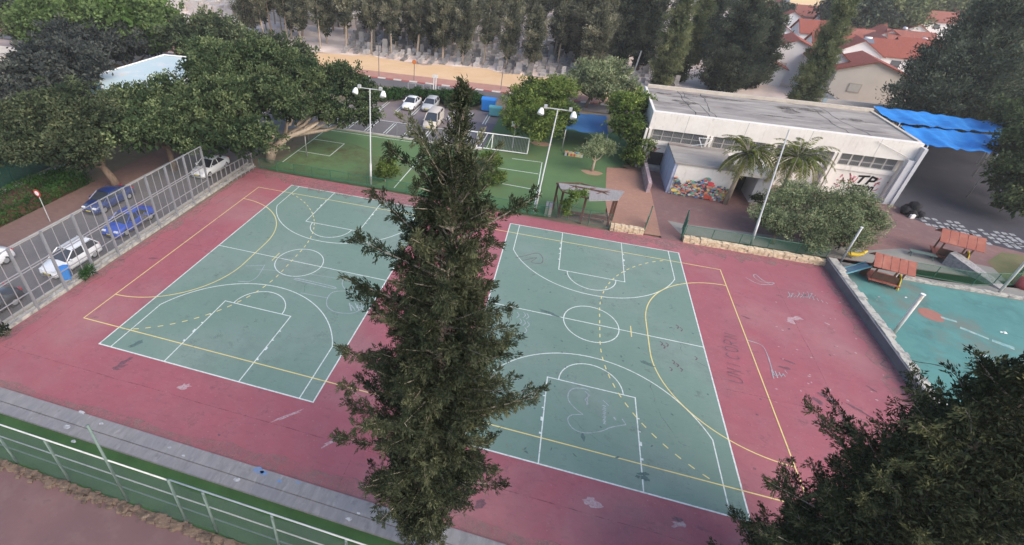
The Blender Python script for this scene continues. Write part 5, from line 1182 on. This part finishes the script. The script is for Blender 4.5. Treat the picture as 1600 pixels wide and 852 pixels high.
# --- central conifer
H=19.3
prof=[(1.6,.5),(2.5,.95),(4,1.65),(5.5,2.25),(7,2.5),(9,2.45),(11,2.1),(13,1.75),(15,1.35),(16.3,1.05),(17.3,.6),(17.9,.28),(18.4,.12),(18.9,.06),(19.1,.03)]
root=empty('conifer_tree',(.25,-5.75,0),'tall dark conifer rising in front of the two courts at the centre','tree')
sp=[(8.6,R(18),3.5,.35),(9.3,R(5),3.1,.4),(8.1,R(28),3.2,.55),(15.6,R(25),2.1,.55),(15.2,R(168),2.3,.35),(14.4,R(178),2.4,.25),(13.2,R(185),2.7,.25),(12.0,R(172),2.8,.25),(17.4,R(170),1.3,.5),(16.6,R(160),1.6,.5),(4.6,R(180),2.2,.15),(7.6,R(182),3.0,.25),(10.2,R(180),2.9,.3),(5.6,R(10),2.9,.25)]
sp+=[(float(h_),i_*2.39996,float(np.interp(h_,[16,17.5,18.6,19.1],[1.0,.55,.10,.02]))*(.8+.35*math.sin(i_*1.7)),1.0) for i_,h_ in enumerate(np.linspace(16.0,19.0,42))]
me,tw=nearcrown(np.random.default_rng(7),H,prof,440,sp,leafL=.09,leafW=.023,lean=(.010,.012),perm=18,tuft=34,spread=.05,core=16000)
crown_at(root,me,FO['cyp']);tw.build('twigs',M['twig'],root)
b=MB();b.tube([(0,0,-.2),(.03,.0,2),(.1,.08,7),(.18,.16,13),(.26,.22,18.6)],[.25,.19,.12,.05,.01],10);b.build('trunk',M['bark'],root,smooth=True)
# --- near right cypresses
profR=[(1,1.3),(2,2.6),(4,2.45),(6,2.4),(8,2.5),(10,2.2),(12,1.75),(14,1.15),(15.3,.6),(16.2,.15)]
for i,(x,y,l,hs,nl) in enumerate(((12.1,-6.0,'near cypress crown at the lower right, the one overlapping the court corner',1.0,420),(15.6,-7.6,'near cypress crown filling the lower right corner',.98,420),(16.0,-2.6,'cypress crown standing behind the two nearest ones in front of the teal ground',.86,380))):
    root=empty('cypress_tree',(x,y,0),l,'tree');pr=[(a*hs,r*(1.0 if i<2 else .95)) for a,r in profR]
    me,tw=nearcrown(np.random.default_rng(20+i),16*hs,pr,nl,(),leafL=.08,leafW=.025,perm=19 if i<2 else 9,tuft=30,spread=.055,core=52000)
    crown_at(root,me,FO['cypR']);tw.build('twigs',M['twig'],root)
    b=MB();b.tube([(0,0,-.2),(0,0,8),(0,0,15.5*hs)],[.25,.11,.01],10);b.build('trunk',M['bark'],root,smooth=True)
# --- small sprig at left edge
lobe_tree('shrub','dark shrub tip poking in at the left border beside the court corner',(-27.9,-1.7),[(2,515,.8,.55)],'cyp',seed=3,L=.12,W=.05,sig=.12,limbs=False,tr=.05,dens=3,cat='shrub')
# --- left street trees
lobe_tree('street_tree','broad grey-green street tree with a leaning trunk above the hedge',(-35.9,16.6),[(45,195,5.6,3.6),(105,175,6.4,3.9),(150,200,5.6,3.4),(15,230,4.8,2.6),(120,235,4.4,2.8),(75,225,4.6,3),(165,180,5.6,2.4)],'left','darkbark',31,L=.26,W=.13,tr=.34)
lobe_tree('street_tree','dark round-crowned street tree between the broad grey-green tree and the forked one',(-34.2,22),[(228,165,5.4,3.2),(262,142,6,2.6),(200,160,5.2,2.6),(215,205,5,3.2),(270,190,5.4,3.0),(290,215,4.2,2.4)],'broad','darkbark',32,L=.26,W=.15,tr=.3)
lobe_tree('street_tree','very large dark green tree with a dense crown behind the end of the tall fence',(-31.5,29.5),[(335,110,8.2,4.0),(400,95,8.4,3.8),(345,165,6.6,4.0),(415,150,6.8,3.6),(330,215,4.6,2.8),(385,215,4.6,2.9),(325,78,8,2.3),(450,105,7.4,3.0),(318,160,6.0,3.0)],'broad','darkbark',33,L=.26,W=.15,tr=.42,per=28)
# forked tree
root=lobe_tree('forked_tree','broad tree with a pale forked trunk at the corner of the turf pitch',(-26.6,27.4),[(478,120,7,3.3),(530,125,6.6,3.2),(565,150,5.6,2.5),(505,165,5.2,2.5),(450,165,6.4,2.6),(575,190-8,4.4,1.6),(535,180,4.6,1.9)],'broad','bark',34,L=.26,W=.15,tr=.36)
b=MB();B0=np.array([-26.6,27.4,0])
q=[(0,0,0),(.1,.05,1.2)]+[tuple(G(x,y,z)-B0) for x,y,z in ((437,225,2.4),(455,212,3.0),(478,204,3.4),(497,192,3.9))]
q=[tuple(np.array(p)) for p in q];b.tube(q,[.45,.38,.30,.26,.2,.12],9);b.tube([(0,0,.5),tuple(G(420,232,1.6)-B0)],[.3,.22],8);b.tube([(.05,0,1.3),tuple(G(430,200,3.6)-B0)],[.28,.18],8);b.build('limb',M['bark'],root,smooth=True)
# --- background left
lobe_tree('background_tree','dull dark tree behind the pale blue roof at the left, nearer the border',(-62,30),[(60,130,6,4.2),(20,158,5.5,3.6),(100,110,6.5,4.8),(68,98,7,3.4)],'purple','darkbark',41,L=.4,W=.2,dens=.6,tr=.3,sig=.4)
lobe_tree('background_tree','dull dark tree standing directly above the pale blue roof',(-60,45),[(130,85,5.5,4.6),(175,68,6,4.4),(110,70,6.5,4.4),(215,62,6,3.4),(240,70,4,2.4)],'purple','darkbark',42,L=.4,W=.2,dens=.6,tr=.3,sig=.4)
lobe_tree('background_tree','bright yellow-green tree in the upper left, the left one of two',(-85,60),[(95,35,8,6.5),(60,15,8,6),(130,20,9,6),(85,60,6,4)],'bright','darkbark',43,L=.5,W=.28,dens=.45,tr=.4,sig=.5)
lobe_tree('background_tree','bright yellow-green tree in the upper left, the right one of two',(-72,66),[(180,25,9,6.5),(225,25,8,6),(235,55,6.5,4),(185,55,6.5,4.5)],'bright','darkbark',44,L=.5,W=.28,dens=.45,tr=.4,sig=.5)
lobe_tree('background_tree','grey-green rounded tree above the pale stone house at the left border',(-95,55),[(50,42,6,4.5),(62,30,6,5),(20,12,7,5)],'left','darkbark',45,L=.5,W=.25,dens=.45,tr=.3,sig=.5)
lobe_tree('background_tree','dark tree at the top left corner',(-120,75),[(20,5,9,7),(60,0,9,6)],'purple','darkbark',46,L=.6,W=.3,dens=.35,tr=.3,sig=.6)
lobe_tree('background_tree','mid green tree at the edge of the pines left of the sand strip',(-53,62),[(290,60,6.5,4),(330,50,7,4.4),(360,62,6,3.5)],'left','darkbark',47,L=.45,W=.22,dens=.5,tr=.3,sig=.45)
lobe_tree('background_tree','low dark tree between the large crown and the pines',(-52,56),[(310,85,5,3.0),(325,70,4,2.6)],'broad','darkbark',48,L=.4,W=.22,dens=.6,tr=.25,sig=.4)
lobe_tree('background_tree','mid green tree behind the crown of the forked tree',(-40,56),[(430,78,5.5,3.6),(470,90,5,3),(395,72,6,3.2)],'left','darkbark',49,L=.4,W=.2,dens=.5,tr=.25,sig=.4)
# --- mid
lobe_tree('green_tree','bright green round tree behind the right floodlight post',(.6,45.2),[(820,160,4.2,3.0),(860,150,4.8,3.2),(845,195,3.2,3.0),(880,180,3.6,2.4),(808,190,3.0,2.2),(870,140,5,2.4),(830,140,4.6,2.2)],'lime','darkbark',51,L=.26,W=.13,tr=.2,dens=1.1)
lobe_tree('olive_tree','small round olive tree on the turf with bare soil around its trunk',(7,37.7),[(925,235,2.7,1.5),(948,232,2.7,1.3),(935,222,3.2,1.2)],'olive','bark',52,L=.16,W=.05,tr=.14,sig=.2,dens=2.2)
lobe_tree('leafy_tree','tall yellow-green leafy tree against the left end of the white block',(11.2,42),[(975,165,5.6,2.1),(1000,160,5.6,1.9),(985,200,3.8,2.1),(1000,225,2.4,1.8),(970,195,4,1.6),(990,245,1.3,1.5)],'lime','bark',53,L=.28,W=.14,tr=.16,dens=1.2)
lobe_tree('leafy_tree','dark small tree squeezed between the leafy tree and the white block corner',(11.5,44.5),[(1012,165,4.5,1.5),(1005,185,3.5,1.5)],'broad','darkbark',54,L=.24,W=.12,tr=.12)
lobe_tree('grey_green_tree','grey-green tree behind the dull blue tarpaulin',(6,62),[(925,120,4.5,3.6),(960,115,4.5,3.0),(900,130,3.6,2.4),(940,140,3,3),(975,140,3,2.5)],'olive','darkbark',55,L=.34,W=.14,tr=.22,dens=.8,sig=.35)
lobe_tree('shrub','round light green shrub behind the thin dark green fence next to the floodlight post',(-13.3,27.0),[(603,260,1.5,1.2),(596,270,.9,1.0),(612,268,1.0,.9)],'lime','bark',56,L=.13,W=.07,tr=.05,dens=4,sig=.14,cat='shrub')
lobe_tree('shrub','yellow-green bush on the turf just right of the central conifer, the farther one',(-4.0,35.0),[(762,248,.9,1.2),(775,252,.7,1.0)],'lime','bark',57,L=.16,W=.08,tr=.05,dens=3,sig=.16,cat='shrub')
lobe_tree('shrub','yellow-green bush on the turf just right of the central conifer, the nearer one',(-3.2,31.0),[(778,276,.9,1.1),(765,280,.7,1.0),(748,285,.8,1)],'lime','bark',58,L=.16,W=.08,tr=.05,dens=3,sig=.16,cat='shrub')
lobe_tree('climbing_plant','yellow-green plant growing up through the grey roof of the wooden shelter',(4.9,26.0),[(896,305,2.9,.65),(912,302,2.9,.5),(886,318,1.9,.6),(885,330,1.2,.5)],'lime','bark',59,L=.16,W=.06,tr=.04,dens=3,sig=.14,cat='plant')
lobe_tree('olive_tree','silvery olive tree right behind the long limestone wall, the left one of a pair',(22.2,27.4),[(1222,316,2.8,1.9),(1200,340,2.0,1.6),(1240,306,3.2,1.8),(1225,352,1.6,1.7)],'olive','darkbark',60,L=.15,W=.055,tr=.16,dens=3.2,sig=.2)
lobe_tree('olive_tree','silvery olive tree right behind the long limestone wall, the larger right one of a pair',(24.9,27.2),[(1290,320,3.2,2.3),(1335,318,3.2,2.2),(1352,345,2.4,2.0),(1305,352,2.2,2.2),(1262,345,2.4,1.9),(1325,372,1.6,1.8),(1275,378,1.3,1.5)],'olive','darkbark',61,L=.15,W=.055,tr=.2,dens=3.0,sig=.2)
lobe_tree('shrub','dark ivy-like shrub in the annex entrance beside the palm',(24.0,34.0),[(1185,310,.9,.8),(1195,325,.7,.8)],'broad','bark',62,L=.13,W=.07,tr=.05,dens=3,sig=.14,cat='shrub')
for k,(px_,py_,l) in enumerate(((223,348,'dry pale weeds growing through the tall bar fence beside the blue saloon'),(137,432,'dark green weeds at the foot of the tall bar fence near the blue bin'))):
    lobe_tree('weed_clump',l,G(px_,py_)[:2],[(px_,py_-8,.55,.5),(px_-6,py_-2,.4,.35)],'dry' if k==0 else 'hedge','bark',70+k,L=.2,W=.03,tr=.02,dens=5,sig=.1,cat='weeds')
# hedge mounds by the road
for k,(px_,py_,r_) in enumerate(((595,148,1.7),(618,146,1.5),(650,148,1.6),(672,150,1.5),(700,152,1.8),(735,156,1.8),(712,160,1.6))):
    lobe_tree('clipped_bush',['dark clipped bush at the left end of the row between lot and road','clipped bush second from the left end in the row by the road','clipped bush directly behind the white saloon','clipped bush directly behind the silver hatchback','wide clipped bush left of the conifer tip in the roadside row','clipped bush right of the conifer tip next to the blue container','low clipped bush hidden partly by the conifer tip'][k],G(px_,py_+8)[:2],[(px_,py_,.9,r_,.65),(px_+8,py_,.8,r_*.8,.65)],'hedge' if k%2 else 'bright' if k==3 else 'hedge','bark',80+k,L=.22,W=.11,tr=.05,dens=2,sig=.2,group='clipped bushes between parking lot and road',cat='bush')
# --- palms
def palm(label,x,y,h,r_,nf,lean,seed):
    root=empty('palm_tree',(x,y,0),label,'palm tree');rg=np.random.default_rng(seed)
    b=MB();b.tube([(0,0,-.1),(lean[0]*.4,lean[1]*.4,h*.5),(lean[0],lean[1],h)],[.26,.19,.17],9);b.build('trunk',M['bark'],root,smooth=True)
    C=[];D=[];T=[];Ls=[];st=MB()
    for i in range(nf):
        a=i*2.4+rg.normal()*.2;el=rg.uniform(-.35,1.2);ln=r_*rg.uniform(.8,1.1);old=el<.15
        pts=[];p=np.array([lean[0],lean[1],h]);d=np.array([math.cos(a)*math.cos(el),math.sin(a)*math.cos(el),math.sin(el)])
        for k in range(9):
            pts.append(p.copy());p=p+d*ln/8;d=d+[0,0,-.24 if not old else -.3];d/=np.linalg.norm(d)
        st.tube(pts,[.035]*3+[.02]*6,4,cap=False)
        for k in range(1,9):
            seg_=pts[k]-pts[k-1];dd=seg_/np.linalg.norm(seg_);sd=np.cross(dd,[0,0,1]);sd/=np.linalg.norm(sd)+1e-9
            for m in range(7):
                q=pts[k-1]+seg_*m/7
                for s in (-1,1):
                    C.append(q);D.append(dd*.55+sd*s*.8+np.array([0,0,-.35])+rg.normal(size=3)*.12);T.append(rg.random()*.4+(.55 if old else .15));Ls.append(.55*(1-.5*abs(k-4)/5))
    crown_at(root,leafmesh('fronds',np.array(C),np.array(D),np.array(Ls)*1.0,np.array(Ls)*.13,np.array(T),rg),FO['palm'],'fronds');st.build('frond_ribs',M['twig'],root)
palm('palm tree with yellowing fronds beside the mural wall of the annex',19.85,34.3,5.2,3.0,46,(.25,.3),1)
palm('palm tree with drooping fronds just left of the bare lamp post',24.6,35.6,5.0,3.4,52,(.1,.2),2)
# --- conifers
PM=[]
for k in range(5):
    rg=np.random.default_rng(100+k);h=[14,15.5,13,16.5,14.5][k];lo=[2.6,3.8,1.6,4.2,1.4][k]
    PM.append((conecrown('crown',[(lo,.5),(lo+1.5,1.7),(h*.5,2.3),(h*.7,2.0),(h*.88,1.2),(h,.25)],rg,[380,320,420,300,380][k],16,.40,.12,.34,core=1.8),h,lo))
    PM[-1][0].materials.append(FO['pine'])
def pine(k,x,y,s,label,group,seed,mat=None):
    me,h,lo=PM[k];root=empty('pine_tree',(x,y,0),label,'pine tree',group);rr=random.Random(seed);root.rotation_euler=(rr.gauss(0,.025),rr.gauss(0,.025),rr.uniform(0,6.28));root.scale=(s*rr.uniform(.8,1.25),s*rr.uniform(.8,1.25),s*rr.uniform(.8,1.15))
    if 'trunk%d'%k not in TM:
        b=MB();b.tube([(0,0,-.2),(.1,.05,h*.4),(0,0,h*.95)],[.2,.15,.03],7);TM['trunk%d'%k]=b.mesh('trunk')
    inst('trunk',TM['trunk%d'%k],root,M['bark']);inst('crown',me,root)
TM={};rr=random.Random(55);cnt=0
xs_=[]
def pines(y0_,y1_,step,x0f,x1f,dens):
    global cnt
    y=y0_
    while y<y1_:
        x=x0f(y)+rr.uniform(0,step)
        while x<x1f(y):
            if rr.random()<dens:
                pine(rr.randrange(5),x,y+rr.uniform(-1.5,1.5),rr.uniform(.85,1.2),'tall grey-green pine with a bare pale trunk in the cemetery behind the sand strip','pines in the cemetery behind the sand strip',cnt);cnt+=1
            x+=step*rr.uniform(.8,1.25)
        y+=step*1.1
pines(82,100,4.8,lambda y:-70,lambda y:8,.74)
pines(101,150,7.5,lambda y:-80-.5*(y-100),lambda y:16,.72)
pines(151,215,11,lambda y:-130,lambda y:30,.8)
print('pines',cnt)
def conifer(label,px_,py_,prof,mat,seed,n=700,L=.4,W=.12,kind='conifer_tree',sig=.35,base=None,lean=(0,0),per=22):
    c=G(px_,py_) if base is None else base;root=empty(kind,(c[0],c[1],0),label,'tree');h=prof[-1][0]
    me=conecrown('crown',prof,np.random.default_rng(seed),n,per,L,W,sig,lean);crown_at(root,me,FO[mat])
    b=MB();b.tube([(0,0,-.2),(lean[0]*h*.5,lean[1]*h*.5,h*.5),(lean[0]*h*.97,lean[1]*h*.97,h*.97)],[.3,.2,.03],8);b.build('trunk',M['darkbark'],root,smooth=True)
def col(h,r_,lo=.3): return [(lo,r_*.7),(h*.15,r_),(h*.5,r_*1.0),(h*.75,r_*.75),(h*.92,r_*.35),(h,.08)]
conifer('tall slender cypress leaning right of the houses behind the white block',0,0,[(.3,1.4),(2,2.0),(6,2.0),(10,1.75),(14,1.35),(17,1.0),(21,.5),(23,.1)],'cyp2',200,2600,.26,.08,'cypress_tree',.22,base=(37.3,71.5),per=26)
conifer('olive-green cypress beside the left corner of the white block roof',1030,140,col(17,2.3),'cyp2',201,1000,.34,.1,'cypress_tree',.3)
conifer('slim green cypress right behind the olive-green one',1062,128,col(19,2.0),'cyp2',202,800,.34,.1,'cypress_tree',.3)
conifer('big bushy dark conifer behind the middle of the white block roof',1125,142,[(.3,4.0),(3,4.8),(7,4.2),(11,3.2),(15,1.8),(18,.3)],'dpine',203,1500,.42,.14)
conifer('bushy dark conifer between the cypresses and the houses',1165,135,[(.3,3),(3,3.6),(7,3.2),(10,2.2),(13,.3)],'dpine',204,900,.42,.14)
for k,(x,y,h,r_,m,l) in enumerate(((905,105,19,2.4,'pine','tall grey conifer just right of the tombstone rows'),(935,100,20,2.5,'dpine','dark conifer second in the tall row above the blue tarpaulin'),(965,108,20,2.4,'dpine','dark conifer in the middle of the tall row above the leafy tree'),(995,112,20,2.6,'dpine','dark conifer beside the bare grey pole'),(950,80,22,2.8,'pine','grey conifer behind the tall dark row'),(1010,85,22,2.8,'dpine','deep green conifer behind the bare grey pole'),(885,90,20,2.4,'pine','thin grey conifer above the bright green round tree'),(1090,100,22,3.0,'dpine','dark conifer behind the slim green cypress'))):
    conifer(l,x,y,col(h,r_,1.5),m,210+k,700,.46,.14)
conifer('huge dark conifer filling the upper right behind the blue shade cloths',0,0,[(.3,5.0),(2.5,6.3),(6,5.9),(10,4.9),(14,3.6),(17,2.0),(19.5,.4)],'dpine',230,4200,.4,.13,base=(52.5,67.5),sig=.42,per=24)
conifer('dark green conifer right of the huge one at the right border',0,0,[(.3,4.2),(2.5,5.2),(6,4.6),(9,3.4),(12,1.8),(14,.3)],'dpine',231,1700,.4,.14,base=(63,66),sig=.4)
lobe_tree('background_tree','dark green broadleaf tree at the right border above the asphalt yard',(50,46),[(1602,232,5.5,3.0),(1600,275,4,3.4),(1608,205,6.5,2.4),(1610,190,6,4),(1590,310,2.2,2.4),(1600,150,7,4)],'broad','darkbark',240,L=.3,W=.15,tr=.3,dens=1)
lobe_tree('background_tree','green broadleaf tree behind the far blue shade cloth on the right',(66,62),[(1560,130,6,4.2),(1595,120,6,4.4),(1590,90,6,3.6)],'left','darkbark',241,L=.36,W=.17,tr=.3,dens=.7,sig=.4)
lobe_tree('background_tree','dark tree clump above the red roofs in the upper right, its left part',(85,190),[(1345,28,7,8),(1320,15,8,7),(1365,15,8,8)],'dpine','darkbark',242,L=.8,W=.4,tr=.4,dens=.28,sig=.8)
lobe_tree('background_tree','olive-coloured tree clump above the red roofs, right of the darker one',(100,190),[(1400,30,7,7),(1415,12,8,7),(1390,8,8,7)],'cyp2','darkbark',243,L=.8,W=.4,tr=.4,dens=.28,sig=.8)
lobe_tree('background_tree','hazy green trees at the top edge between the distant houses',(150,260),[(1440,5,8,12),(1480,2,8,12),(1520,4,8,12),(1545,15,7,9)],'cyp2','darkbark',244,L=1.1,W=.55,tr=.4,dens=.15,sig=1.1)
lobe_tree('background_tree','small dark tree between the distant red roofs left of the cypress',(70,150),[(1222,25,5,3.6),(1226,15,6,3)],'dpine','darkbark',245,L=.5,W=.25,tr=.3,dens=.5,sig=.5)
lobe_tree('background_tree','small green tree by the carport at the foot of the leaning cypress',(43,70),[(1272,150,2.2,2.0),(1285,155,1.5,1.5)],'dpine','darkbark',246,L=.3,W=.14,tr=.15,dens=1,sig=.3)
lobe_tree('background_tree','grey-green tree left of the distant white gabled house',(44,105),[(1180,60,5,5),(1170,90,4,4.5),(1168,30,6,6)],'dpine','darkbark',247,L=.5,W=.25,tr=.3,dens=.5,sig=.5)
sheet('far_field',[(60,235),(260,235),(420,700),(90,700)],.02,surf('sandy_field',(.66,.46,.25),.95,[((.45,.33,.22),.03,.5,.6,.7)]))  # sandy orange-yellow ground with random browner patches
# soil rings
for (px_,py_,r_) in ((925,270,1.1),(845,225,1.3),(988,262,1.0)):
    c=G(px_,py_);b=MB();b.sheet([(c[0]+r_*(1+.15*math.sin(3*t))*math.cos(t),c[1]+.6*r_*math.sin(t)) for t in np.linspace(0,2*PI,20)[:-1]],.012 if px_<980 else .03);struct(b.build('bare_soil',surf('bare_soil',(.34,.22,.15),.95)))
